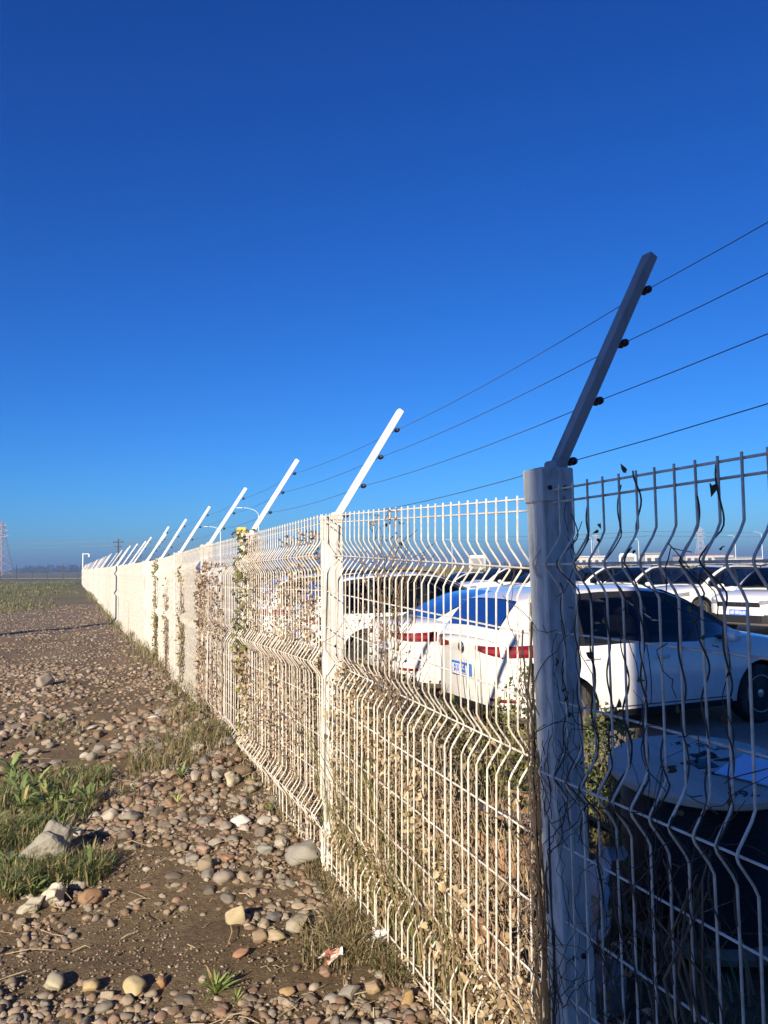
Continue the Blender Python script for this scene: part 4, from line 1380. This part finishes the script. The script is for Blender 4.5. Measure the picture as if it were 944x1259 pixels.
# broad ivy leaves at the bottom of the lit panel
p = gp(548, 1225)
root = empty('ivy_plant', (p.x + .05, p.y + .08, ghf(p.x, p.y)), .4)
tag(root, 'green ivy shoot with broad leaves at the bottom of the lit panel', 'ivy')
def ivy_leaf():
    out = [(0, 0), (-.30, -.10), (-.48, .18), (-.26, .34), (-.30, .62), (-.08, .62), (0, 1), (.08, .62), (.30, .62), (.26, .34), (.48, .18), (.30, -.10)]
    mb = MB()
    vs = [(0, .35, .05)] + [(x, y, -.12 * abs(x) - .1 * y * y) for x, y in out]
    mb.add(vs, [(0, i + 1, (i + 1) % 12 + 1) for i in range(12)])
    return mb.mesh('leaf', M['weed_leaf'])
IV = ivy_leaf()
sp = []
for i in range(11):
    lp = Vector((random.uniform(-.12, .10), random.uniform(-.05, .05), random.uniform(.03, .26)))
    o = link('leaf', IV, root, tuple(lp), (R(random.uniform(40, 100)), R(random.uniform(-30, 30)), random.uniform(1.0, 3.4)))
    q = random.uniform(.045, .085); o.scale = (q, q, q)
    v = random.uniform(.7, 1.2); o.color = (.10 * v, .21 * v, .05 * v, 1)
    sp.append(lp)
mb = MB()
for lp in sp: mb.tube([(0, 0, 0), (lp.x * .4, lp.y * .5, lp.z * .6), tuple(lp)], .0022, 4)
mb.build('stem', M['stem'], root)

# creepers on the fence: tangle of stems with leaves
def tangle(n, sa, sb, ma, mb_, za, zb, r=.0022, up=.75, g=random):
    t = MB()
    for _ in range(n):
        s_, m_, z = g.uniform(sa, sb), g.uniform(ma, mb_), za + (zb - za) * g.random() ** 1.4 * .7
        P = []
        a = g.uniform(-.6, .6)
        for i in range(g.randint(10, 26)):
            q = pt(s_, PD + m_, z)
            P.append(q)
            a += g.gauss(0, .25) - .05 * a
            st = g.uniform(.02, .038)
            s_ += math.sin(a) * st; z += math.cos(a) * st * up; m_ += g.gauss(0, .005)
            m_ = min(max(m_, ma), mb_)
            if z > zb: break
        if len(P) > 2: t.tube(P, [r * (1 - .5 * i / len(P)) for i in range(len(P))], 4, False)
    return t
def woody(t, sa, sb, za, zb):
    """a few continuous main stems added to a tangle"""
    for _ in range(4):
        s_, z, P = random.uniform(sa, sb), max(0, za - .2), []
        top_ = random.uniform(.75, 1.0) * zb
        while z < top_:
            P.append(pt(s_, PD - .02 + random.gauss(0, .004), z)); z += .03
            s_ += .012 * noise.noise((z * 6, s_, 4)) + random.gauss(0, .003)
        t.tube(P, [.006 * (1 - .75 * i / len(P)) for i in range(len(P))], 5)
    return t
def cloud(n, sa, sb, ma, mb_, za, zfun, g, bias=1.0):
    s = g.uniform(sa, sb, n); m = g.uniform(ma, mb_, n)
    z = za + (np.array([zfun(q) for q in s]) - za) * g.uniform(0, 1, n) ** bias
    k = np.array([noise.noise((a * 3.2, b_ * 2.6, c_ * 2.0)) for a, b_, c_ in zip(s, z, m)]) > g.uniform(-.55, .25, n)
    s, m, z = s[k], m[k], z[k]
    return np.stack([FX * s + NX * (PD + m), FY * s + NY * (PD + m), z], 1)
DEAD = [(.52, .41, .25), (.44, .34, .20), (.60, .50, .33), (.34, .25, .15), (.48, .40, .26), (.26, .18, .11)]
PINK = [(.33, .24, .19), (.40, .31, .25), (.26, .18, .14), (.22, .16, .12), (.36, .27, .19)]
LIME = [(.24, .25, .07), (.19, .21, .06), (.14, .17, .05), (.30, .29, .11), (.33, .29, .13)]
def creeper(lbl, loc, parts, stems, cat='creeper', name='creeper'):
    root = empty(name, loc); tag(root, lbl, cat, 'creepers on the fence')
    bpy.context.view_layer.update()
    sub = root.matrix_world.inverted()
    for nm, me in parts:
        o = link(nm, me, root); o.matrix_parent_inverse = sub; o['kind'] = 'stuff'
    if stems:
        o = stems.build('stem', M['stem_dry'] if 'beige' in lbl or 'brown' in lbl else M['stem'], root); o.matrix_parent_inverse = sub; o['kind'] = 'stuff'
    return root
# panel 0: dead leaves over the lower half
z0 = lambda s: np.interp(s, [1.95, 2.3, 2.7, 3.1, 3.6, 4.1], [.34, .45, .72, .95, 1.06, 1.2]) + .12 * math.sin(9 * s)
P = np.concatenate([cloud(9500, 1.98, 4.06, -.01, .12, -.03, z0, G, 1.0), cloud(5000, 1.98, 4.06, .10, .45, -.1, z0, G, .9)])
creeper('dead beige creeper hanging over the lower half of the lit panel', tuple(pt(3, PD + .05, 0)),
        [('leaves', broad_leaves_mesh('leaves', P, G.uniform(.011, .034, len(P)), pick(DEAD, len(P), G, .25), M['leaf'], G))],
        tangle(520, 1.98, 4.06, .0, .14, -.02, 1.15, .0021))
n = 2600
s = G.uniform(2.5, 4.1, n); m = G.uniform(.02, .55, n)
P = np.stack([FX * s + NX * (PD + m), FY * s + NY * (PD + m), np.full(n, -.03)], 1)
tag(link('undergrowth', blades_mesh('undergrowth', P, G.uniform(.2, 1.0, n) * np.interp(s, [2, 4], [.8, 1.1]), pick(LIME + STRAW + OLIVE[:3], n, G, .25), M['blade'], G, .006, .45)), kind='stuff')
# twiggy strand up to the top of panel 0
P = cloud(240, 3.0, 3.4, -.01, .05, 1.0, lambda s: 1.9, G, .8)
tw = tangle(70, 3.02, 3.35, .0, .05, .9, 1.9, .0026, 1.0)
creeper('bare twiggy creeper strand reaching above the top of the lit panel', tuple(pt(3.2, PD + .05, .9)),
        [('leaves', leaves_mesh('leaves', P, G.uniform(.012, .035, len(P)), pick(PINK, len(P), G, .25), M['leaf'], G))], tw)
# panel 1: brown tangle all the way up
z1 = lambda s: 1.86 - .35 * max(0, math.sin(5 * s + 1)) ** 2
P = np.concatenate([cloud(9500, 4.14, 6.2, -.03, .10, .05, z1, G, .95), cloud(2500, 4.14, 6.2, .1, .5, .0, lambda s: 1.6, G, .9)])
creeper('brown pinkish creeper covering the panel beyond the second post', tuple(pt(5, PD + .05, 0)),
        [('leaves', leaves_mesh('leaves', P, G.uniform(.012, .036, len(P)), pick(PINK + DEAD[:3], len(P), G, .25), M['leaf'], G))],
        tangle(320, 4.14, 6.2, -.02, .12, .0, 1.8))
# green ivy over post 2
P = np.concatenate([cloud(1000, 6.0, 6.36, -.06, .12, .75, lambda s: 1.95, G, .7), cloud(700, 5.95, 6.30, -.05, .06, .1, lambda s: 1.2, G, 1)])
c2 = np.where((P[:, 2:3] > 1.0), pick([(.17, .175, .07), (.13, .14, .055), (.22, .20, .10), (.28, .24, .14)], len(P), G, .25), pick(DEAD + LIME[:2], len(P), G))
creeper('green ivy hanging over the third white post', tuple(pt(6.2, PD, .8)),
        [('leaves', broad_leaves_mesh('leaves', P, G.uniform(.022, .055, len(P)), c2, M['leaf'], G))], tangle(60, 6.0, 6.32, -.05, .1, .1, 1.95))
# strips of vine farther along
for (sa, w_, za, zb, colr, nn, lbl) in ((7.9, .45, .2, 1.75, PINK + DEAD[:2], 900, 'brown vine strip on the panel after the ivy topped post'),
                                         (9.6, .30, .3, 1.7, DEAD + LIME[:2], 380, 'thin dry vine on the fourth panel'),
                                         (12.6, .30, .15, 1.80, LIME + DEAD[:2], 900, 'green and tan vine strip on the fence near the sixth post'),
                                         (7.0, .6, .2, 1.7, PINK, 420, 'sparse brown vine on the panel beside the ivy topped post'),
                                         (11.2, .3, .3, 1.5, DEAD, 260, 'sparse dry vine low on the fifth panel')):
    P = cloud(nn * 2, sa, sa + w_, -.06, .08, za, lambda s: zb, G, .9)
    creeper(lbl, tuple(pt(sa, PD, za)), [('leaves', leaves_mesh('leaves', P, G.uniform(.02, .055, len(P)), pick(colr, len(P), G, .25), M['leaf'], G))],
            woody(tangle(70, sa, sa + w_, -.03, .06, za, zb, .0028), sa, sa + w_, za, zb))
# general dead weeds behind panels 2..6, joined brown mass low down
P = cloud(5200, 6.3, 16, .05, .9, .0, lambda s: 1.0 + .3 * math.sin(2.2 * s), G, 1.3)
tag(link('undergrowth', leaves_mesh('undergrowth', P, G.uniform(.02, .06, len(P)), pick(DEAD + PINK, len(P), G, .25), M['leaf'], G)), kind='stuff')

# yellow green bush between the fence and the nearest car
def bush(cx, cy, rx, ry, zt, n, cols, name, lbl, cat, szl=(.02, .05), stems=26, zb=-.2):
    root = empty(name, (cx, cy, ghf(cx, cy)))
    tag(root, lbl, cat)
    g = G
    a, r = g.uniform(0, 2 * np.pi, n), np.sqrt(g.uniform(0, 1, n))
    x, y = rx * r * np.cos(a), ry * r * np.sin(a)
    top_ = np.array([zt * (.62 + .45 * noise.noise((p * 3 + cx, q * 3 + cy, 1))) * (1.1 - .45 * (rr ** 2)) + .12 for p, q, rr in zip(x, y, r)])
    z = top_ * g.uniform(.05, 1, n) ** .8
    k = np.array([noise.noise((p * 5, q * 5, t * 4)) for p, q, t in zip(x, y, z)]) > g.uniform(-.6, .2, n)
    P = np.stack([x, y, z], 1)[k]
    o = link('leaves', leaves_mesh('leaves', P, g.uniform(*szl, len(P)), pick(cols, len(P), g, .28), M['leaf'], g, .2, .32), root); o['kind'] = 'stuff'
    t = MB()
    for _ in range(stems):
        aa, rr = random.uniform(0, 6.28), random.random() ** .5
        ex, ey = rx * rr * math.cos(aa), ry * rr * math.sin(aa)
        t.tube([(ex * .35, ey * .35, 0), (ex * .7, ey * .7, zt * .45), (ex, ey, zt * random.uniform(.7, 1.05))], [.005, .004, .0015], 4)
    o = t.build('stem', M['stem'], root); o['kind'] = 'stuff'
    return root
bush(.62, 4.65, .55, .5, 1.12, 6500, LIME + OLIVE[:2], 'bush', 'yellow green bush behind the lit panel beside the shaded post', 'bush')
bush(1.35, 4.9, .45, .4, .72, 3000, LIME + GREEN, 'bush', 'low green bush lit by the sun just right of the shaded post', 'bush')
bush(-.25, 5.9, .6, .5, .85, 3500, DEAD + OLIVE, 'bush', 'dry brown bush behind the middle of the lit panel', 'bush')
bush(-1.0, 7.6, .6, .6, .9, 2600, DEAD + OLIVE, 'bush', 'dry brown bush in front of the car with long dark windows', 'bush')

# in the shade right of the near post: thin vines twisted round the wires, tall dead stalks, dark undergrowth
VINEC = [(.10, .075, .05), (.14, .10, .06), (.08, .065, .045), (.12, .12, .05)]
def twist(s_, z0_, z1_, r=.0022, m0=0.0):
    P = []
    z = z0_; a = random.uniform(0, 6)
    while z < z1_:
        rad = .0055 + .003 * noise.noise((z * 9, s_ * 7, 1)) + (.012 * max(0, noise.noise((z * 4, s_ * 11, 6))))
        zz = 1.866 - z
        dy = 0
        for bd in BENDS:
            q = abs(zz - bd)
            if q < .07: dy = .054 * (1 - q / .07)
        P.append(pt(s_ + rad * math.cos(a), PD + rad * math.sin(a) - dy + m0, z))
        z += .012; a += .42 + .1 * noise.noise((z * 5, s_, 2))
    return MB().tube(P, r, 4)
s_r = S0 - SP
def wire_s(i): return s_r + .008 + i * (PL - .016) / (NW - 1)
k = 0
tws = []
ORD = ['', 'first', 'second', 'third', 'fourth', 'fifth', 'sixth', 'seventh', 'eighth', 'ninth', 'tenth', 'eleventh']
for i, za, zb in ((32, .9, 1.60), (31, .9, 1.80), (30, .2, 1.83), (29, .1, 1.55), (28, .3, 1.86), (27, .1, 1.88), (26, .25, 1.3), (25, .8, 1.50), (24, .5, 1.80), (23, .9, 1.87)):
    sw = wire_s(i)
    root = empty('vine', tuple(pt(sw, PD, za)))
    tag(root, 'thin dark vine twisted on the %s wire right of the shaded near post' % ORD[33 - i], 'vine', 'vines twisted round the shaded wires')
    bpy.context.view_layer.update(); inv = root.matrix_world.inverted()
    t = twist(sw, za, zb)
    if random.random() < .6:
        q = twist(sw, za + .1, zb - random.uniform(.1, .5), .0016); t.add(q.v, q.f)
    for _ in range(3):       # loose curling ends
        z = random.uniform(za + .2, zb); c0 = pt(sw, PD - .02, z)
        Pq = [c0]; d = Vector((random.gauss(0, 1), random.gauss(0, .4), random.gauss(.1, .8))).normalized()
        for j in range(7):
            d = (d + Vector((random.gauss(0, .35), random.gauss(0, .15), random.gauss(-.05, .35)))).normalized()
            Pq.append(Pq[-1] + d * .028)
        t.tube(Pq, .0013, 4, False)
    o = t.build('stem', M['stem_dark'], root); o.matrix_parent_inverse = inv
    nl = random.randint(4, 8)
    zz = G.uniform(za + .15, zb, nl)
    Pl = np.array([tuple(pt(sw + random.gauss(0, .018), PD - .015 + random.gauss(0, .015), z)) for z in zz])
    o = link('leaves', broad_leaves_mesh('leaves', Pl, G.uniform(.012, .026, nl), pick(VINEC, nl, G, .25), M['leaf'], G), root); o.matrix_parent_inverse = inv; o['kind'] = 'stuff'
# fine tangle across the shaded wires and over the face of the near post
for lbl, a_, loc in (('fine dark tendrils tangled between the shaded wires', (60, wire_s(23), wire_s(32), -.06, .05, .45, 1.35, .0013), pt(1.6, PD, .6)),
                     ('dead tendrils clinging to the face of the shaded near post', (46, S0 - .05, S0 + .10, -.035, .0, .1, 1.75, .0016), pt(S0, PD - .02, .2))):
    root = empty('tendrils', tuple(loc)); tag(root, lbl, 'creeper')
    bpy.context.view_layer.update()
    o = tangle(*a_).build('stem', M['stem_dark'], root); o.matrix_parent_inverse = root.matrix_world.inverted(); o['kind'] = 'stuff'
# upright dry stems trapped between the near post and its mesh
root = empty('dry_stems', tuple(pt(S0, PD - .012, .1)))
tag(root, 'dry upright stems trapped against the left edge of the shaded near post', 'creeper')
bpy.context.view_layer.update()
mb = MB()
for i in range(15):
    s_, m_, z = S0 + random.uniform(.0, .09), PD - random.uniform(-.02, .02), random.uniform(.05, .7)
    P = []
    z1_ = random.uniform(1.2, 1.8)
    while z < z1_:
        P.append(pt(s_, m_, z)); z += .05
        s_ += random.gauss(0, .004); m_ = PD + (m_ - PD) * .98 + random.gauss(0, .003)
    mb.tube(P, random.uniform(.0015, .004), 5, False)
o = mb.build('stem', M['stem_dark'], root); o.matrix_parent_inverse = root.matrix_world.inverted(); o['kind'] = 'stuff'
root = empty('dead_stalks', tuple(pt(1.36, PD + .03, -.05)))
tag(root, 'bundle of tall dead stalks standing against the shaded panel', 'stalks')
mb = MB()
for i in range(16):
    a, r_ = random.uniform(0, 6.28), random.uniform(0, .05)
    b_ = Vector((r_ * math.cos(a), r_ * math.sin(a), 0))
    h_ = random.uniform(.5, 1.15)
    P = [b_]
    for j in range(5): P.append(b_ + Vector((random.gauss(0, .012) * j - .012 * j, random.gauss(0, .012) * j, h_ * (j + 1) / 5)))
    mb.tube(P, [.0075, .007, .006, .005, .0035, .002], 5)
o = mb.build('stalk', M['stem'], root); o['kind'] = 'stuff'
for sw, lean_, h_, lbl in ((.93, .16, .62, 'lone dead reed leaning in front of the cable drum'), (.80, -.10, .5, 'second dead reed below the cable drum')):
    q = pt(sw, PD + .10, -.05)
    tag(MB().tube([q, q + Vector((-lean_ * .4, .0, h_ * .5)), q + Vector((-lean_, .02, h_))], [.006, .005, .002], 5).build('reed', M['stem']), lbl, 'reed')
n = 5200
s = G.uniform(-.6, 2.0, n); m = G.uniform(.0, 2.2, n)
x, y = FX * s + NX * (PD + m), FY * s + NY * (PD + m)
k = (np.hypot(x - 1.50, y - 3.62) > .46)
P = np.stack([x, y, gh(x, y)], 1)[k]
tag(link('undergrowth', blades_mesh('undergrowth', P, G.uniform(.06, .30, len(P)), pick(GREEN[:3] + OLIVE[:4], len(P), G, .25), M['blade'], G, .009, .9)), kind='stuff')
n = 9000
s = G.uniform(2, 34, n); m = G.uniform(.1, 2.3, n)
x, y = FX * s + NX * (PD + m), FY * s + NY * (PD + m)
P = np.stack([x, y, gh(x, y)], 1)
tag(link('undergrowth', blades_mesh('undergrowth', P, G.uniform(.08, .45, len(P)), pick(OLIVE + STRAW[:3] + GREEN[:1], len(P), G, .25), M['blade'], G, .012, .8)), kind='stuff')

# litter by the fence
def litter(px, py, w_, h_, m_, lbl, seed):
    p = gp(px, py); random.seed(seed)
    a, b_, c_ = random.uniform(4, 8), random.uniform(3, 7), random.uniform(0, 6)
    crumple(8, 7, lambda u, v: ((u - .5) * w_, (v - .5) * h_, .02 * math.sin(a * u + c_) * math.cos(b_ * v) + .018 * u), 'wrapper', m_, lbl, 'litter', (p.x, p.y, ghf(p.x, p.y) + .035), (R(random.uniform(15, 40)), R(random.uniform(-20, 10)), random.uniform(-.5, 1)), .002)
litter(466, 1162, .085, .07, M['wrapper'], 'white scrap of paper on the dry grass near the lit panel', 3)
litter(485, 1158, .06, .05, M['bag'], 'small pale crumpled scrap right of the white paper scrap', 8)
litter(405, 1188, .075, .05, M['wrapper_red'], 'red and white crumpled wrapper among the stones', 5)
litter(415, 1185, .04, .04, M['wrapper'], 'tiny white crumpled scrap beside the red wrapper', 11)
random.seed(99)

# ------------------------------------------------------------------ far away
def base_at(px, Y):
    x = at(px, 697, Y).x
    return Vector((x, Y, ghf(x, Y)))
def bus(px, Y, lbl, w=2.45, h=2.95, L_=10):
    b = base_at(px, Y)
    root = empty('bus', (b.x, b.y, b.z), -math.atan2(b.x, b.y))
    tag(root, lbl, 'bus')
    MB().rbox((0, L_ / 2, h / 2 + .3), (w, L_, h), .28).build('body', M['bus_white'], root, 30)
    MB().rbox((0, -.01, h * .62 + .3), (w * .74, .06, h * .46), .02).build('windscreen', worn('hazy_bus_glass', (.30, .31, .33), (.16, .17, .19), .2, .8), root)
    MB().box((0, -.02, .55), (w * .8, .05, .34)).build('bumper', M['roof_grey'], root)
    for sx_ in (-1, 1):
        MB().box((sx_ * w * .38, -.03, .98), (.22, .05, .2)).build('lamp', M['red_lamp'], root)
        for yy in (2, 7.5): MB().lathe([(.48, -.14), (.5, 0), (.48, .14)], 16, 'X', (sx_ * (w / 2 - .12), yy, .48)).build('wheel', M['tyre'], root)
        MB().box((sx_ * (w / 2 + .006), L_ / 2, h * .62 + .3), (.02, L_ * .86, h * .34)).build('side_window', M['dark_glass'], root)
bus(587, 112, 'white boxy bus end seen through the lit panel above the parked cars')
bus(772, 96, 'white boxy bus end above the windscreen right of the shaded post', 2.1, 2.7)

def hall(px, py_, Y, w, h, d, wall, roof, lbl, nwin):
    b = base_at(px, Y)
    root = empty('hall', (b.x, b.y, b.z)); tag(root, lbl, 'building')
    MB().box((0, d / 2, h / 2), (w, d, h)).build('wall', wall, root)
    MB().box((0, d / 2, h + .25), (w + .6, d + .6, .5)).build('roof', roof, root)
    wm = MB().box((0, 0, 0), (w / nwin * .5, .1, h * .28)).mesh('window', M['win'])
    for i in range(nwin): link('window', wm, root, (-w / 2 + w * (i + .5) / nwin, -.03, h * .6))
hall(722, 0, 260, 13, 3.6, 10, M['render_white'], M['render_white'], 'low white building right of the shaded post on the horizon', 6)
hall(803, 0, 230, 4.6, 4.0, 6, M['render_white'], M['roof_grey'], 'small white hut on the horizon', 2)
hall(873, 0, 320, 20, 4.3, 14, M['render_white'], M['roof_red'], 'long hall with purple red roof on the horizon at the right', 7)
hall(915, 0, 300, 14, 2.8, 10, M['render_white'], M['roof_grey'], 'low pale building right of the purple hall', 5)

def pylon(px, Y, H, w, m_, lbl):
    b = base_at(px, Y)
    root = empty('power_pylon', tuple(b), random.uniform(-.4, .4)); tag(root, lbl, 'pylon', 'power pylons on the horizon')
    mb = MB(); lv = np.linspace(0, 1, 8)
    def hw(t): return w / 2 * (1 - t) ** 1.25 + .5
    for sx_, sy_ in ((1, 1), (1, -1), (-1, 1), (-1, -1)):
        mb.tube([(sx_ * hw(t), sy_ * hw(t), H * t) for t in lv], .10, 4)
    br = MB()
    for a, c_ in zip(lv[:-1], lv[1:]):
        for (p, q) in (((1, 1), (1, -1)), ((1, -1), (-1, -1)), ((-1, -1), (-1, 1)), ((-1, 1), (1, 1))):
            br.tube([(p[0] * hw(a), p[1] * hw(a), H * a), (q[0] * hw(c_), q[1] * hw(c_), H * c_)], .08, 4)
            br.tube([(q[0] * hw(a), q[1] * hw(a), H * a), (p[0] * hw(c_), p[1] * hw(c_), H * c_)], .08, 4)
    mb.build('leg', m_, root); br.build('bracing', m_, root)
    ar = MB()
    for z, l in ((.72, .16), (.82, .13), (.92, .10)):
        for s_ in (-1, 1):
            ar.tube([(0, 0, H * z), (s_ * H * l, 0, H * z + .3)], .13, 4); ar.tube([(0, 0, H * z + 1.4), (s_ * H * l, 0, H * z + .3)], .08, 4)
    ar.build('cross_arm', m_, root)
pylon(862, 420, 20.5, 5, M['pylon'], 'faint lattice pylon at the right behind the purple hall')
pylon(733, 470, 20, 5, M['pylon'], 'faint lattice pylon just right of the shaded post')
pylon(1, 300, 21, 6, M['pylon_red'], 'reddish lattice pylon at the left edge of the horizon')

def upole(px, Y, H, lbl):
    b = base_at(px, Y)
    root = empty('utility_pole', tuple(b)); tag(root, lbl, 'pole', 'dark utility poles behind the fence')
    MB().tube([(0, 0, 0), (0, 0, H)], [.17, .11], 8).build('pole', M['pole_dark'], root)
    MB().box((0, 0, H - .55), (1.7, .12, .14)).build('cross_arm', M['pole_dark'], root)
    MB().box((0, 0, H - 1.3), (1.2, .12, .12)).build('cross_arm', M['pole_dark'], root)
    for x in (-.75, .75): MB().lathe([(.04, 0), (.06, .1), (.03, .22)], 8, 'Z', (x, 0, H - .48)).build('insulator', M['insulator'], root)
    return b
ptsP = [base_at(-150, 128), upole(145, 128, 7.0, 'dark utility pole with cross arm rising behind the far fence'), base_at(470, 128), base_at(800, 128), base_at(1150, 128)]
upole(207, 118, 4.2, 'shorter dark pole rising behind the fence right of the utility pole')
upole(168, 150, 4.6, 'dark pole just above the fence top among the small far arms')
for i, (dx, dz) in enumerate(((-.75, .0), (.75, .03), (-.55, -.75), (.55, -.72))):
    P = []
    for a, c_ in zip(ptsP[:-1], ptsP[1:]):
        for j in range(10):
            t = j / 10
            q = a.lerp(c_, t); q = q + Vector((dx, dx * .8, 6.7 + dz - .45 * 4 * t * (1 - t))); P.append(q)
    tag(MB().tube(P, .026, 4).build('power_line', M['steel_wire']), ['upper left power line on the horizon', 'upper power line on the horizon', 'lower power line on the horizon', 'lowest power line on the horizon'][i], 'power line', 'power lines across the horizon')

def street_lamp(px, Y, H, arm, lbl, grp=None, r=.07):
    b = base_at(px, Y)
    root = empty('street_lamp', tuple(b)); tag(root, lbl, 'street lamp', grp)
    MB().tube([(0, 0, 0), (0, 0, H * .90)], [r * 1.3, r], 8).build('pole', M['lamp_white'], root)
    P = [(0, 0, H * .90)] + [(-arm * (1 - math.cos(a)), 0, H * .90 + H * .10 * math.sin(a)) for a in np.linspace(.2, 1.5, 7)]
    MB().tube(P, r * .7, 6).build('arm', M['lamp_white'], root)
    MB().rbox((-arm - .25, 0, H * 1.0), (.5, .16, .06), .02).build('lamp_head', M['lamp_white'], root)
street_lamp(318, 62, 6.7, 1.3, 'white street lamp with curved arm behind the ivy topped post', None, .03)
street_lamp(271, 80, 6.2, 1.3, 'white street lamp left of the one behind the ivy topped post', None, .038)
for px, Y, H, lbl in ((786, 150, 6.2, 'thin lamp pole above the parked cars right of the bus'), (905, 150, 6.6, 'thin lamp pole right of the purple hall'), (938, 140, 6.8, 'thin lamp pole nearest the right edge'),
                      (556, 160, 7, 'thin lamp pole seen through the lit panel left of the bus'), (728, 170, 7.4, 'thin lamp pole right beside the shaded post')):
    street_lamp(px, Y, H, .9, lbl, 'far thin lamp poles', .055)
b = base_at(297, 70)
root = empty('yellow_sign', tuple(b)); tag(root, 'small yellow sign on a pole above the fence left of the ivy topped post', 'sign')
MB().tube([(0, 0, 0), (0, 0, 5.4)], .06, 8).build('pole', M['galv'], root)
MB().rbox((0, -.08, 5.05), (.85, .10, 1.0), .05).build('sign_board', M['yellow'], root)

# far fence and posts on the left, trees on the horizon
a, c_ = base_at(-60, 118), base_at(96, 124)
root = empty('field_fence', tuple(a)); tag(root, 'low dark field fence crossing behind the grass at the left', 'fence')
D = c_ - a
for i in range(9): MB().tube([D * (i / 8), D * (i / 8) + Vector((0, 0, 1.5 if i not in (4, 7) else 2.6))], .06, 6).build('post', M['pole_dark'], root)
for z in (.5, 1.0, 1.4): MB().tube([Vector((0, 0, z)), D + Vector((0, 0, z))], .03, 4).build('rail', M['pole_dark'], root)
Pp = []
for k in range(70):
    px = random.uniform(22, 100) if k < 40 else random.uniform(-60, 944)
    Y = random.uniform(560, 640); b = base_at(px, Y)
    hgt = random.uniform(2.4, 6.0) if k < 40 else random.uniform(1.5, 3.4)
    n = 46
    Pp.append(np.stack([b.x + G.normal(0, 3.4, n), b.y + G.normal(0, 2, n), b.z + hgt * G.uniform(.05, 1, n) ** .8], 1))
Pp = np.concatenate(Pp)
tag(link('far_trees', leaves_mesh('far_trees', Pp, G.uniform(.8, 1.9, len(Pp)), pick([(.05, .06, .035), (.07, .075, .045), (.04, .05, .03)], len(Pp), G), M['leaf'], G, .2, .5)), kind='stuff')
# bank of dry weeds behind the second row of cars
n = 15000
s = G.uniform(12, 110, n); m = G.uniform(44, 52, n)
x, y = FX * s + NX * (PD + m), FY * s + NY * (PD + m)
P = np.stack([x, y, gh(x, y)], 1)
hh = np.array([1.15 + .65 * noise.noise((a * .16, b_ * .16, 0)) for a, b_ in zip(x, y)])
tag(link('dry_weeds', blades_mesh('dry_weeds', P, hh * G.uniform(.6, 1.25, n) + .35, pick(OLIVE + STRAW + LIME[:1], n, G, .25), M['blade'], G, .09, .35)), kind='stuff')
# yellowish gate boom or low rail along the back edge of the car park
q0, q1 = pt(-8, PD + 40, PARK), pt(60, PD + 40, PARK)
root = empty('back_fence', tuple(q0)); tag(root, 'long low dark rail fence along the back of the car park', 'fence')
D = q1 - q0
for i in range(24): MB().tube([D * (i / 23), D * (i / 23) + Vector((0, 0, 1.7))], .04, 6).build('post', M['galv'], root)
for z in (.6, 1.15, 1.65): MB().tube([Vector((0, 0, z)), D + Vector((0, 0, z))], .03, 4).build('rail', M['galv'], root)

# ------------------------------------------------------------------ behind the photographer: what throws the two shadows
bc = Vector((-2.63, -6.1, 0))
root = empty('office_building', (bc.x, bc.y, 0)); tag(root, 'plain white office building behind the photographer that shades the near post', 'building')
BW, BD, BH = 17.0, 10.0, 8.6
MB().box((BW / 2, -BD / 2, BH / 2 - .2), (BW, BD, BH)).build('wall', M['render_white'], root)
MB().box((BW / 2, -BD / 2, BH - .1), (BW + .02, BD + .02, .25)).build('parapet', M['roof_grey'], root)
wm = MB().box((0, 0, 0), (1.5, .08, 1.3)).mesh('window', M['win'])
for fl in (1.5, 4.6):
    for i in range(6): link('window', wm, root, (1.6 + i * 2.7, .0, fl))
lp = Vector((-12.2, 11.9, 0))
root = empty('lamp_post', (lp.x, lp.y, ghf(lp.x, lp.y))); tag(root, 'tall grey lamp post whose thin shadow crosses the gravel', 'lamp post')
MB().tube([(0, 0, 0), (0, 0, 8.4)], [.30, .24], 14).build('pole', M['galv'], root)
MB().rbox((0, .14, 3.0), (.55, .22, .5), .03).build('switch_box', M['galv'], root)
MB().rbox((.5, 0, 8.4), (1.2, .25, .12), .04).build('lamp_head', M['galv'], root)

# ------------------------------------------------------------------ air
hz_ = MB().box((0, 950, 10.75), (4400, 2400, 24.5)).mesh('haze', None)
hm = bpy.data.materials.new('haze'); hm.use_nodes = True
hn = hm.node_tree.nodes; hn.clear()
ho = hn.new('ShaderNodeOutputMaterial'); pv_ = hn.new('ShaderNodeVolumePrincipled')
pv_.inputs['Color'].default_value = (.23, .39, .68, 1)
pv_.inputs['Density'].default_value = .0013
pv_.inputs['Anisotropy'].default_value = 0
hm.node_tree.links.new(pv_.outputs[0], ho.inputs['Volume'])
hz_.materials.append(hm)
tag(link('haze', hz_), kind='stuff')
